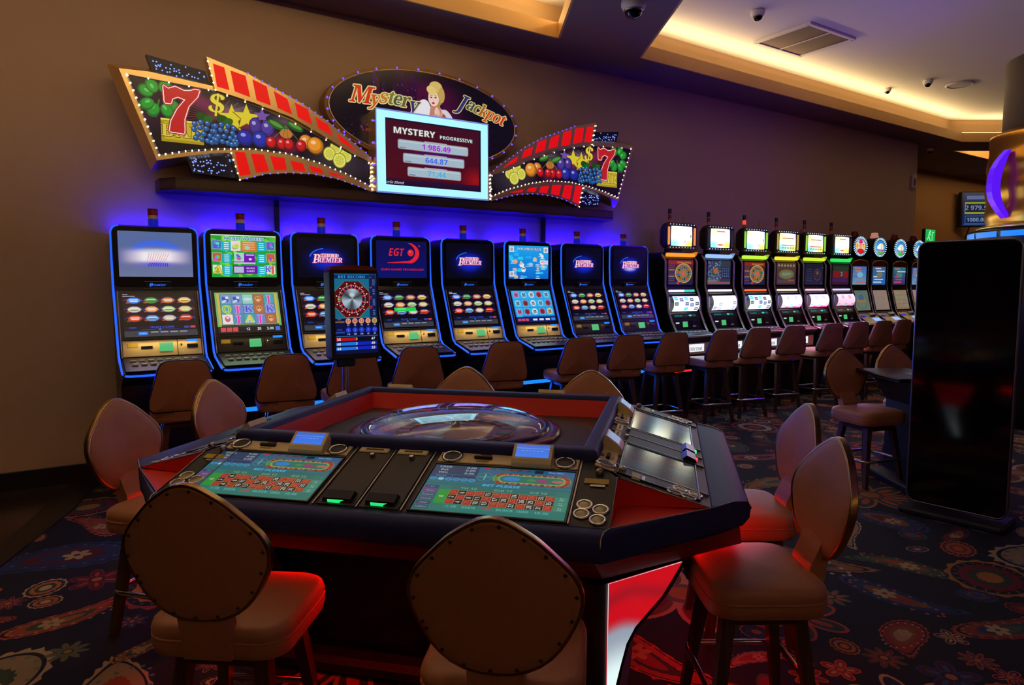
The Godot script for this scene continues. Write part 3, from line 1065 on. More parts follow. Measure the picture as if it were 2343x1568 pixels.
# the fruit band of the sign, 600 pixels to the metre
func tex_fruit(mirror: bool) -> Texture2D:
	var c := Cv.new(1056, 376, c8(16, 10, 20))
	var fx := func(x: float) -> float: return 1056.0 - x if mirror else x
	var sg := -1.0 if mirror else 1.0
	for i in 22:
		c.glow(fx.call(250 + i * 20), 60 + i * 8, 60, 46, Color(0.55, 0.12, 0.35, 0.55), 1.0)
	for i in 30:
		var a := i * 0.21
		c.line(Vector2(fx.call(340), 130), Vector2(fx.call(340 + cos(a) * 190), 130 + sin(a) * 90), 3, c8(110, 45, 60))
	c.glow(fx.call(430), 90, 120, 46, Color(0.8, 0.7, 0.75, 0.5), 1.0)
	c.glow(fx.call(640), 110, 110, 50, Color(0.8, 0.7, 0.75, 0.4), 1.0)
	c.glow(fx.call(70), 130, 100, 120, Color(0.28, 0.10, 0.25, 0.8), 1.0)
	c.glow(fx.call(900), 270, 180, 110, Color(0.26, 0.22, 0.26, 0.9), 0.6)
	# clover
	var cx: float = fx.call(116)
	c.line(Vector2(cx, 84), Vector2(cx - 16 * sg, 160), 7, c8(60, 110, 40))
	for q in [[-42, -44], [42, -48], [-40, 42], [44, 38]]:
		for e in [-0.5, 0.5]:
			var d := Vector2(q[0], q[1]).rotated(e * 0.6)
			c.ell(cx + d.x * 0.95, 82 + d.y * 0.95, 25, 31, c8(20, 105, 35), d.angle() + PI / 2)
			c.ell(cx + d.x * 0.9, 80 + d.y * 0.9, 20, 25, c8(38, 150, 48), d.angle() + PI / 2)
			c.ell(cx + d.x * 0.8 - 4, 76 + d.y * 0.8, 6, 11, c8(95, 200, 90), d.angle() + PI / 2)
	# bar
	var bx: float = fx.call(200)
	c.rect(bx - 82, 160, 168, 98, c8(176, 150, 30))
	c.rect(bx - 82, 160, 168, 8, c8(240, 220, 90))
	c.rect(bx - 70, 174, 144, 72, c8(205, 180, 45))
	c.text("BAR", bx + 2, 212, 52, c8(110, 90, 10), 1.1, true)
	c.text("BAR", bx, 209, 52, c8(225, 205, 70), 1.1, true, 0, 0, 2, c8(90, 70, 10))
	# seven
	var sx: float = fx.call(204)
	var sv := PackedVector2Array()
	for p in [[-82, -128], [-60, -112], [-28, -128], [12, -112], [40, -116], [58, -126], [84, -126], [72, -86], [30, -28], [8, 50], [6, 132], [-62, 128], [-52, 66], [-22, -4], [16, -62], [-18, -74], [-44, -58], [-50, -30], [-78, -30]]:
		sv.append(Vector2(sx + p[0] * 0.86, 118 + p[1] * 0.75))
	for o in [[-8, 0], [8, 0], [0, -8], [0, 8], [-6, -6], [6, 6], [6, -6], [-6, 6]]:
		c.poly(Transform2D(0, Vector2(o[0], o[1])) * sv, c8(165, 24, 30))
	for o in [[-4, 0], [4, 0], [0, -4], [0, 4]]:
		c.poly(Transform2D(0, Vector2(o[0], o[1])) * sv, c8(250, 240, 235))
	c.poly(sv, c8(196, 32, 36))
	# dollar and stars
	c.text("$", fx.call(346), 72, 92, c8(236, 214, 70), 1.1, true, 0.1, 0.05, 4, c8(90, 70, 20))
	for q in [[407, 126, 62], [470, 114, 60]]:
		c.star(fx.call(q[0]), q[1] + 2, q[2] + 6, c8(120, 96, 10))
		c.star(fx.call(q[0]), q[1], q[2], c8(226, 206, 50))
	c.star(fx.call(538), 98, 38, c8(120, 80, 170))
	# grapes with leaves
	for g in [[292, 196], [376, 196]]:
		var gx: float = fx.call(g[0])
		c.ell(gx - 6, 138, 30, 20, c8(22, 74, 22), 0.4)
		c.ell(gx + 14, 144, 22, 16, c8(34, 96, 28), -0.5)
		for r in [[-38, -30], [-14, -40], [12, -38], [36, -28], [-42, -4], [-18, -14], [6, -12], [30, -4], [44, 12], [-28, 18], [-4, 14], [20, 20], [36, 32], [-12, 40], [10, 44], [26, 50], [42, 46], [-36, 36], [50, 32]]:
			c.ball(gx + r[0] * 1.05 * sg, g[1] + r[1] * 0.92, 12.5, c8(38, 96, 165))
	# plums
	c.ball(fx.call(508), 148, 30, c8(74, 52, 150), 40)
	c.ball(fx.call(562), 152, 32, c8(80, 58, 158), 40)
	c.ball(fx.call(462), 206, 38, c8(34, 42, 165))
	c.ball(fx.call(528), 206, 38, c8(38, 48, 172))
	# leaves, oranges, cherries
	for q in [[600, 130], [688, 128]]:
		c.ell(fx.call(q[0]), q[1], 40, 17, c8(36, 96, 30), 0.4 * sg)
		c.ell(fx.call(q[0]), q[1] - 3, 32, 9, c8(90, 150, 60), 0.4 * sg)
	c.ell(fx.call(645), 165, 30, 22, c8(200, 120, 50))
	c.ball(fx.call(738), 192, 34, c8(236, 140, 50))
	c.ball(fx.call(783), 206, 42, c8(242, 150, 40))
	for q in [[576, 205], [624, 205], [657, 205], [715, 205]]:
		c.line(Vector2(fx.call(q[0]), q[1]), Vector2(fx.call(644), 128), 3, c8(90, 120, 50))
	for q in [[576, 213], [624, 214], [657, 213], [714, 214]]:
		c.ball(fx.call(q[0]), q[1], 25, c8(205, 26, 30), 28)
	for q in [[884, 202, 31], [850, 236, 31], [932, 238, 31], [900, 264, 34]]:
		draw_lemon(c, fx.call(q[0]), q[1], q[2])
	return c.tex()

func draw_lemon(c: Cv, x: float, y: float, r: float) -> void:
	c.ell(x, y, r, r * 1.1, c8(130, 130, 20))
	c.ell(x, y, r * 0.92, r * 1.0, c8(222, 212, 70))
	c.ell(x, y, r * 0.8, r * 0.9, c8(240, 236, 150))
	for i in 9:
		var a := TAU * i / 9
		c.poly(PackedVector2Array([Vector2(x, y), Vector2(x + cos(a) * r * 0.7, y + sin(a) * r * 0.78), Vector2(x + cos(a + 0.55) * r * 0.7, y + sin(a + 0.55) * r * 0.78)]), c8(206, 204, 50))

func tex_city() -> Texture2D:
	var c := Cv.new(1100, 500, c8(9, 6, 16))
	for i in 40:
		c.glow(560 + (i * 137 % 300) - 150, 60 + (i * 71 % 330), 150, 90, Color(0.42, 0.05, 0.28, 0.22), 1.2)
	for i in 14:
		c.glow(470 + (i * 53 % 120), 300 + (i * 31 % 70), 110, 60, Color(0.85, 0.14, 0.08, 0.35), 1.2)
	var rng := RandomNumberGenerator.new()
	rng.seed = 21
	for i in 26:
		var x := rng.randf_range(220, 620)
		var hh := rng.randf_range(60, 190)
		c.rect(x, 210 - hh, rng.randf_range(12, 34), hh, Color(0.12 + rng.randf() * 0.12, 0.02, 0.12 + rng.randf() * 0.12))
		c.rect(x + 3, 200 - hh * 0.6, 3, 8, c8(170, 60, 150))
	for i in 24:
		c.line(Vector2(600, 350), Vector2(600 + rng.randf_range(-420, 440), 350 + rng.randf_range(-200, 60)), 2, Color(0.3, 0.03, 0.08))
	for i in 60:
		c.rect(rng.randf_range(60, 330), rng.randf_range(300, 420), 3, 2, c8(150 + rng.randi() % 80, 60, 70))
		c.rect(rng.randf_range(640, 1040), rng.randf_range(300, 440), 3, 2, c8(70, 60, 90))
	for i in 30:
		c.rect(150 + rng.randf() * 110, 330 + rng.randf() * 36, 7, 5, c8(150, 30, 50))
	c.rect(226, 385, 30, 8, c8(220, 225, 235))
	# a woman with fair hair in a white fur
	c.ell(584, 292, 92, 110, c8(196, 190, 196))
	for i in 60:
		var a := rng.randf() * TAU
		c.ell(584 + cos(a) * 84, 292 + sin(a) * 98, 16, 14, c8(205 + rng.randi() % 40, 200 + rng.randi() % 40, 210 + rng.randi() % 40))
	c.ell(510, 224, 46, 76, c8(232, 230, 236), 0.25)
	c.ell(660, 272, 44, 86, c8(214, 210, 218), -0.3)
	c.poly(PackedVector2Array([Vector2(560, 172), Vector2(612, 168), Vector2(634, 232), Vector2(614, 342), Vector2(580, 342), Vector2(550, 232)]), c8(196, 130, 110))
	c.ell(624, 258, 34, 46, c8(176, 72, 52))
	c.ell(596, 234, 40, 16, c8(214, 150, 128), -0.5)
	c.ell(590, 122, 46, 58, c8(176, 140, 66))
	c.ell(590, 72, 40, 34, c8(214, 184, 104))
	c.ell(624, 112, 20, 44, c8(196, 160, 84))
	c.ell(576, 138, 32, 42, c8(240, 208, 188))
	c.ell(564, 92, 30, 24, c8(226, 198, 122), 0.4)
	c.ell(562, 132, 7, 3, c8(40, 30, 34))
	c.ell(588, 130, 7, 3, c8(40, 30, 34))
	c.line(Vector2(554, 122), Vector2(570, 120), 2.5, c8(120, 80, 50))
	c.line(Vector2(581, 119), Vector2(597, 120), 2.5, c8(120, 80, 50))
	c.line(Vector2(576, 136), Vector2(572, 150), 2, c8(214, 170, 150))
	c.ell(574, 162, 9, 5, c8(190, 24, 40))
	c.ell(592, 204, 10, 22, c8(238, 200, 180), 0.2)
	c.ell(604, 210, 9, 20, c8(232, 190, 170), -0.1)
	var word := "Mystery"
	var wx := [172, 246, 292, 334, 372, 416, 464]
	for i in 7:
		var y: float = 178 - i * 0.0 + (14 if i == 1 or i == 6 else 0) - 8 * sin(i * 0.5)
		var k: Color = [c8(205, 50, 16), c8(205, 92, 24), c8(196, 120, 26), c8(120, 120, 40), c8(70, 92, 60), c8(96, 96, 50), c8(44, 52, 110)][i]
		c.text(word[i], wx[i], y, 92 if i == 0 else 74, k, 1.0, true, 0.32, -0.02, 6, c8(224, 206, 140))
	word = "Jackpot"
	wx = [760, 812, 852, 894, 938, 982, 1020]
	for i in 7:
		var y: float = 128 + i * 12 + (8 if i == 0 else 0)
		var k: Color = [c8(46, 50, 110), c8(70, 78, 70), c8(120, 100, 40), c8(176, 96, 26), c8(205, 84, 22), c8(205, 70, 20), c8(200, 50, 18)][i]
		c.text(word[i], wx[i], y, 92 if i == 0 else 68, k, 0.95, true, 0.3, 0.26, 5, c8(218, 204, 140))
	return c.tex()

func tex_jackpot() -> Texture2D:
	var c := Cv.new(640, 440, c8(72, 10, 28))
	c.fade(0, 440, c8(64, 10, 30), c8(84, 10, 26))
	c.glow(600, 360, 120, 110, c8(165, 20, 24), 1.0)
	c.fade(392, 440, c8(52, 14, 50), c8(22, 14, 44))
	c.rect(0, 0, 640, 12, c8(20, 10, 30))
	c.rect(0, 0, 8, 440, c8(20, 10, 40))
	c.rect(624, 0, 16, 440, c8(16, 14, 44))
	c.text("MYSTERY", 186, 76, 40, c8(235, 240, 235), 1.12, false, 0, 0, 3, c8(110, 110, 100))
	c.text("PROGRESSIVE", 465, 86, 23, c8(210, 235, 235), 1.1, false, 0, 0, 2, c8(90, 90, 90))
	c.glow(330, 240, 230, 70, Color(0.25, 0.1, 0.9, 0.7), 1.0)
	for i in 3:
		var w := [470, 410, 360][i] as float
		var x := 320 - w / 2 - 6 + i * 2
		var y := 132 + i * 88
		c.poly(Transform2D(0, Vector2(x + w / 2, y + 31)) * rrect(w, 66, 12), c8(150, 120, 120))
		c.poly(Transform2D(0, Vector2(x + w / 2, y + 31)) * rrect(w - 8, 58, 10), c8(168, 190, 205))
		c.rect(x + 14, y + 8, w - 28, 8, c8(190, 208, 218))
		c.text(["1 986.49", "644.87", "71.44"][i], 330, y + 34, 36, [c8(170, 40, 210), c8(60, 110, 235), c8(60, 190, 220)][i], 1.0, false, 0, 0, 1, c8(200, 170, 235))
		c.rect(x + 12, y + 50, 40, 5, c8(90, 110, 140))
		c.rect(250, y - 6, 150, 7, c8(190, 180, 190))
	c.text("crle Blend", 62, 420, 17, c8(200, 205, 220), 0.9, true, 0.3)
	return c.tex()

func is_red(k: int) -> bool:
	return k in [1, 3, 5, 7, 9, 12, 14, 16, 18, 19, 21, 23, 25, 27, 30, 32, 34, 36]

func tex_betting() -> Texture2D:
	var c := Cv.new(760, 520, c8(20, 110, 125))
	c.fade(0, 520, c8(28, 105, 150), c8(22, 118, 108))
	c.rect(0, 0, 250, 112, c8(26, 62, 100))
	for i in 3:
		c.text(["CASH", "Bet", "Win"][i], 60, 22 + i * 34, 20, c8(190, 205, 215))
		c.text("0.00", 205, 22 + i * 34, 20, c8(190, 205, 215))
		c.rect(6, 38 + i * 34, 238, 2, c8(50, 90, 130))
	c.rect(4, 118, 115, 24, c8(34, 46, 110))
	c.rect(126, 118, 120, 24, c8(34, 46, 110))
	c.text("History", 60, 130, 12, c8(150, 170, 220))
	for i in 6:
		c.ell(26 + i * 42, 168, 18, 17, c8(90, 190, 225))
		c.ell(26 + i * 42, 168, 14, 13, c8(40, 130, 190) if i != 1 else c8(150, 220, 240))
	c.rect(0, 192, 760, 16, c8(20, 128, 130))
	c.rect(276, 6, 260, 22, c8(60, 100, 110))
	c.rect(276, 2, 26, 30, c8(190, 40, 60))
	for i in 9:
		c.rect(316 + i * 24, 8, 18, 16, c8(150, 60, 70) if i % 2 else c8(70, 60, 80))
	c.rect(548, 6, 46, 34, c8(24, 34, 44))
	c.rect(606, 4, 150, 34, c8(40, 96, 160))
	c.text("Max Win", 660, 20, 14, c8(170, 210, 230))
	# the race track
	var track := PackedVector2Array()
	for i in 48:
		var a := TAU * i / 48
		track.append(Vector2(545 + clampf(cos(a) * 1.5, -1, 1) * 110 + cos(a) * 95, 120 + clampf(sin(a) * 1.4, -1, 1) * 58))
	c.poly(track, c8(150, 175, 120))
	for i in 48:
		var p := track[i].lerp(Vector2(545, 120), 0.075)
		c.ell(p.x, p.y, 12, 11, c8(60, 165, 70) if i > 21 and i < 27 else (c8(196, 62, 44) if i % 2 else c8(120, 60, 40)))
	var inner := PackedVector2Array()
	for p in track:
		inner.append(Vector2(545, 120) + (p - Vector2(545, 120)) * Vector2(0.82, 0.62))
	c.poly(inner, c8(24, 128, 108))
	c.ell(440, 120, 46, 24, c8(40, 140, 225))
	c.ell(545, 122, 26, 14, c8(70, 150, 90))
	c.ell(602, 122, 36, 17, c8(165, 60, 120))
	c.ell(684, 122, 34, 16, c8(190, 120, 90))
	c.ell(296, 116, 42, 52, c8(70, 140, 150))
	c.ell(296, 116, 36, 46, c8(26, 110, 130))
	c.line(Vector2(296, 80), Vector2(296, 150), 8, c8(110, 190, 200))
	c.line(Vector2(266, 120), Vector2(326, 112), 7, c8(110, 190, 200))
	c.text("BET PLEASE", 400, 210, 24, c8(90, 205, 245), 1.1, false, 0.15, 0, 1, c8(40, 130, 190))
	# the table of numbers
	c.rect(0, 232, 760, 288, c8(30, 130, 120))
	for i in 3:
		c.rect(150 + i * 180, 236, 176, 44, c8(36, 120, 112))
		c.text(["1st 12", "2nd 12", "3rd 12"][i], 240 + i * 180, 258, 20, c8(130, 190, 170), 1.1)
	c.rect(92, 284, 56, 150, c8(40, 165, 60))
	c.text("0", 120, 360, 26, c8(190, 230, 180), 1, false, 0, -PI / 2)
	for i in 12:
		for j in 3:
			var k := i * 3 + 3 - j
			c.rect(150 + i * 45, 284 + j * 50, 45, 50, c8(205, 160, 90))
			c.rect(152 + i * 45, 286 + j * 50, 42, 47, c8(182, 46, 34) if is_red(k) else c8(26, 26, 30))
			c.text(str(k), 172 + i * 45, 309 + j * 50, 26, c8(200, 110, 80) if is_red(k) else c8(225, 225, 225), 0.85, false, 0, -PI / 2)
	for j in 3:
		c.rect(694, 286 + j * 50, 60, 46, c8(60, 150, 130))
		c.text("2:1", 724, 309 + j * 50, 18, c8(170, 210, 190), 1, false, 0, -PI / 2)
	for i in 6:
		c.rect(150 + i * 90, 438, 86, 44, c8(34, 138, 128))
		c.text(["1-18", "EVEN", "RED", "BLACK", "ODD", "19-36"][i], 193 + i * 90, 460, 20, c8(120, 200, 190) if i != 2 else c8(220, 50, 50))
	for i in 6:
		c.rect(6, 244 + i * 44, 78, 36, [c8(60, 70, 130), c8(130, 60, 140), c8(50, 90, 120), c8(60, 84, 120), c8(54, 76, 110), c8(60, 84, 120)][i])
		c.text(["x2", "Bets", "Repeat", "Cancel", "Clear", "Collect"][i], 45, 262 + i * 44, 13, c8(160, 180, 200))
	return c.tex()

func tex_off_reflections() -> Texture2D:  # reflections painted as dim streaks on a switched-off screen
	var c := Cv.new(300, 220, c8(58, 66, 74))
	var rng := RandomNumberGenerator.new()
	rng.seed = 77
	for i in 90:
		c.rect(rng.randf() * 290, rng.randf() * 30 - 10, rng.randf_range(3, 14), 240, Color(0.20 + rng.randf() * 0.08, 0.22 + rng.randf() * 0.06, 0.25 + rng.randf() * 0.06))
	for i in 26:
		c.glow(rng.randf_range(20, 280), rng.randf_range(40, 210), 16, 60, [Color(0.45, 0.18, 0.2, 0.4), Color(0.2, 0.38, 0.5, 0.4)][rng.randi() % 2], 1.0)
	return c.tex()

func tex_record() -> Texture2D:
	var c := Cv.new(330, 620, c8(9, 16, 66))
	c.fade(0, 80, c8(20, 70, 120), c8(12, 50, 110))
	c.rect(0, 0, 270, 340, c8(22, 110, 140))
	c.rect(0, 8, 270, 30, c8(12, 40, 96))
	c.text("BET RECORD", 135, 24, 20, c8(60, 150, 240), 1.3)
	var oct := PackedVector2Array()
	for i in 8:
		var a := PI / 8 + TAU * i / 8
		oct.append(Vector2(134 + cos(a) * 148, 196 + sin(a) * 152))
	c.poly(oct, c8(150, 130, 120))
	c.poly(Transform2D(0, Vector2(134, 196)) * (Transform2D(0, Vector2(0.98, 0.98), 0, Vector2.ZERO) * (Transform2D(0, Vector2(-134, -196)) * oct)), c8(92, 16, 12))
	c.ell(134, 196, 122, 122, c8(70, 10, 8))
	for i in 37:
		var a := TAU * i / 37
		var b := a + TAU / 37
		var k := c8(20, 150, 60) if i == 18 else (c8(190, 40, 60) if i % 2 else c8(30, 24, 30))
		c.poly(PackedVector2Array([Vector2(134 + cos(a) * 82, 196 + sin(a) * 84), Vector2(134 + cos(a) * 114, 196 + sin(a) * 116), Vector2(134 + cos(b) * 114, 196 + sin(b) * 116), Vector2(134 + cos(b) * 82, 196 + sin(b) * 84)]), k)
		c.ell(134 + cos((a + b) / 2) * 103, 196 + sin((a + b) / 2) * 105, 5, 5, k.lightened(0.6))
	for i in 80:
		var a := TAU * i / 80
		var l := 0.30 + 0.55 * pow(absf(sin(a * 1.5 + 0.7)), 1.5)
		c.poly(PackedVector2Array([Vector2(134, 196), Vector2(134 + cos(a) * 80, 196 + sin(a) * 82), Vector2(134 + cos(a + 0.09) * 80, 196 + sin(a + 0.09) * 82)]), Color(l * 0.82, l * 0.92, l))
	c.ell(134, 160, 24, 22, c8(150, 170, 180))
	c.ell(134, 160, 17, 15, c8(200, 214, 220))
	for i in 12:
		var a := TAU * i / 12 + 0.2
		c.ell(134 + cos(a) * 122, 196 + sin(a) * 124, 5, 5, c8(240, 240, 245))
	c.rect(272, 8, 52, 326, c8(14, 30, 84))
	for i in 12:
		c.text(str([7, 25, 32, 0, 19, 4, 11, 36, 22, 15, 8, 30][i]), 284 if i % 3 == 0 else 306, 28 + i * 26, 18, c8(210, 60, 80) if i % 3 == 0 else c8(90, 120, 170), 1, false, 0, -PI / 2)
	c.rect(0, 340, 330, 3, c8(70, 150, 190))
	c.text("HOT", 30, 352, 11, c8(160, 120, 80))
	c.text("NUMBER", 34, 372, 12, c8(190, 140, 60))
	c.text("COLD", 30, 432, 11, c8(60, 110, 220))
	c.text("NUMBER", 34, 452, 12, c8(60, 110, 220))
	for i in 5:
		c.ell(98 + i * 52, 366, 21, 22, c8(230, 160, 130) if i < 4 else c8(190, 170, 90))
		c.text(["31", "32", "12", "1", "0"][i], 98 + i * 52, 366, 20, c8(190, 40, 50))
		c.text(["17", "16", "16", "15", "15"][i], 98 + i * 52, 398, 11, c8(220, 225, 235))
		c.ell(98 + i * 52, 436, 21, 22, c8(30, 60, 215))
		c.text(["8", "6", "1", "7", "17"][i], 98 + i * 52, 436, 18, c8(120, 130, 250))
		c.text(["116", "109", "103", "93", "87"][i], 98 + i * 52, 468, 11, c8(220, 225, 235))
	c.rect(0, 482, 330, 3, c8(70, 150, 190))
	for i in 3:
		c.rect(0, 494 + i * 36, 160, 24, [c8(190, 20, 24), c8(30, 120, 240), c8(30, 120, 240)][i])
		c.rect(160, 494 + i * 36, 160, 24, [c8(8, 10, 24), c8(16, 40, 200), c8(16, 40, 200)][i])
		c.text(["50", "48", "44"][i], 22, 506 + i * 36, 20, c8(240, 240, 245))
		c.text(["3", "3", "3"][i], 160, 506 + i * 36, 18, c8(230, 240, 160))
		c.text(["47", "49", "53"][i], 292, 506 + i * 36, 20, c8(240, 240, 245))
	return c.tex()

func tex_board() -> Texture2D:
	var c := Cv.new(200, 230, c8(16, 34, 86))
	c.rect(24, 20, 150, 26, c8(86, 104, 140))
	c.rect(14, 64, 172, 84, c8(150, 160, 40))
	c.rect(18, 76, 164, 58, c8(12, 20, 50))
	c.text("2 979.50", 100, 105, 32, c8(120, 145, 185))
	c.rect(18, 160, 150, 56, c8(90, 120, 165))
	c.rect(21, 163, 144, 50, c8(18, 36, 80))
	c.text("1000.00", 94, 188, 26, c8(130, 155, 195))
	c.rect(10, 218, 180, 4, c8(70, 100, 150))
	return c.tex()

func tex_carpet() -> Texture2D:
	var S := 2048
	var c := Cv.new(S, S, c8(9, 9, 13))
	var rng := RandomNumberGenerator.new()
	rng.seed = 5
	var cols := [c8(206, 92, 34), c8(180, 118, 36), c8(120, 20, 20), c8(36, 96, 130), c8(84, 108, 60), c8(190, 168, 116), c8(196, 84, 30), c8(38, 60, 116), c8(170, 62, 24)]
	var spots := []
	for tries in 14000:
		var p := Vector2(rng.randf() * S, rng.randf() * S)
		var r := rng.randf_range(120, 205) if tries < 900 else rng.randf_range(34, 90)
		var ok := true
		for s in spots:
			var d: Vector2 = (s[0] - p).abs()
			d = d.min(Vector2(S, S) - d)
			if d.length() < (s[1] + r) * 0.84:
				ok = false
				break
		if ok:
			spots.append([p, r])
		if spots.size() > 420:
			break
	for s in spots:
		var p: Vector2 = s[0]
		var r: float = s[1]
		var rot := rng.randf() * TAU
		var a: Color = cols[rng.randi() % 9]
		var b: Color = cols[rng.randi() % 9]
		var d: Color = cols[rng.randi() % 9]
		var kind := rng.randi() % 4 if r > 60 else 1 + rng.randi() % 2
		var fr := Transform2D(rot, p)
		if kind == 0 or kind == 3:   # paisley, long or round
			var wd := 0.62 if kind == 0 else 0.36
			for ring in 5:
				var k: float = [1.0, 0.91, 0.85, 0.55, 0.36][ring]
				var q := PackedVector2Array()
				for i in 72:
					var w := TAU * i / 72
					var taper := 0.5 + 0.5 * cos(w * 0.5 - PI / 2)
					var sc := 1.0 + (0.045 * cos(w * 22) if ring == 0 or ring == 3 else 0.0)
					var x := -cos(w) * r * 1.05 * k * sc
					var y := sin(w) * r * wd * k * sc * (0.25 + 0.75 * taper) + pow(maxf(0.0, -x / r), 2.0) * r * 0.45
					q.append(Vector2(x, y))
				c.wrapped(fr * q, [a, c8(14, 10, 14), a.darkened(0.15), b.darkened(0.25), d.darkened(0.1)][ring])
			for i in 18:
				var w := TAU * i / 18
				c.wrapped(fr * Cv.oval(-cos(w) * r * 0.84, sin(w) * r * wd * 0.82 * (0.45 + 0.5 * (0.5 + 0.5 * cos(w * 0.5 - PI / 2))), r * 0.035, r * 0.035, 8), d.lightened(0.2))
			for i in 6:
				c.wrapped(fr * Cv.oval(r * 0.18 + cos(i * 1.047) * r * 0.13, sin(i * 1.047) * r * 0.13, r * 0.09, r * 0.06, 10, i * 1.047), cols[5])
		elif kind == 1:              # flower
			var np := 5 + rng.randi() % 5
			for i in np:
				var w := TAU * i / np
				c.wrapped(fr * Cv.oval(cos(w) * r * 0.58, sin(w) * r * 0.58, r * 0.42, r * 1.5 / np, 18, w), a)
				c.wrapped(fr * Cv.oval(cos(w) * r * 0.58, sin(w) * r * 0.58, r * 0.34, r * 1.1 / np, 18, w), b.darkened(0.35))
				c.wrapped(fr * Cv.oval(cos(w) * r * 0.5, sin(w) * r * 0.5, r * 0.22, r * 0.5 / np, 12, w), d)
			c.wrapped(fr * Cv.oval(0, 0, r * 0.28, r * 0.28, 18), a.darkened(0.4))
			c.wrapped(fr * Cv.oval(0, 0, r * 0.18, r * 0.18, 14), cols[1])
		else:                        # round or oval medallion
			var e := rng.randf_range(0.55, 1.0)
			for ring in 5:
				var q := PackedVector2Array()
				var k: float = [1.0, 0.88, 0.72, 0.5, 0.3][ring]
				for i in 60:
					var w := TAU * i / 60
					var sc := 1.0 + (0.05 * cos(w * 14) if ring % 2 == 0 else 0.0)
					q.append(Vector2(cos(w) * r * k * sc, sin(w) * r * e * k * sc))
				c.wrapped(fr * q, [a, c8(14, 10, 14), b, d.darkened(0.35), a][ring])
			for i in 20:
				var w := TAU * i / 20
				c.wrapped(fr * Cv.oval(cos(w) * r * 0.8, sin(w) * r * 0.8 * e, r * 0.05, r * 0.025, 8, w), d.lightened(0.15))
	return c.tex()

# ---------------------------------------------------------------- slot machines
func side_box(prof: Array, w: float) -> MB:
	var p := PackedVector2Array()
	for q in prof:
		p.append(Vector2(q[0], q[1]))
	return MB.new().prism(p, Vector3(-w / 2, 0, 0), Vector3(0, 0, 1), Vector3(0, 1, 0), Vector3(w, 0, 0))

# a sheet across the cabinet between two profile points (z, y), lifted off by up
func sheet(w: float, a: Vector2, b: Vector2, up := 0.004, x := 0.0) -> MB:
	var nn := Vector2(b.y - a.y, a.x - b.x)
	if nn.x < 0:
		nn = -nn
	nn = nn.normalized() * up
	a += nn
	b += nn
	return MB.new().quad(Vector3(x - w / 2, a.y, a.x), Vector3(x + w / 2, a.y, a.x), Vector3(x + w / 2, b.y, b.x), Vector3(x - w / 2, b.y, b.x), Vector3(0, nn.y, nn.x))

# a thin block lying on the sloping face from a to b (z, y); s along it, x across
func plate(face: Array, s: float, x: float, w: float, h: float, th: float, bev := 0.002) -> MB:
	var a := Vector3(0, face[0][1], face[0][0])
	var b := Vector3(0, face[1][1], face[1][0])
	var dn := (b - a).normalized()
	var nn := Vector3.RIGHT.cross(-dn)
	if nn.z < 0:
		nn = -nn
	return MB.new().box(a.lerp(b, s) + Vector3(x, 0, 0) + nn * th * 0.5, Vector3(w, h, th), bev, Basis(Vector3.RIGHT, -dn, Vector3.RIGHT.cross(-dn)))

const FACE_LOW := [[0.40, 1.40], [0.53, 1.075]]
const FACE_PANEL := [[0.535, 1.068], [0.575, 0.945]]
const FACE_DECK := [[0.58, 0.943], [0.855, 0.880]]

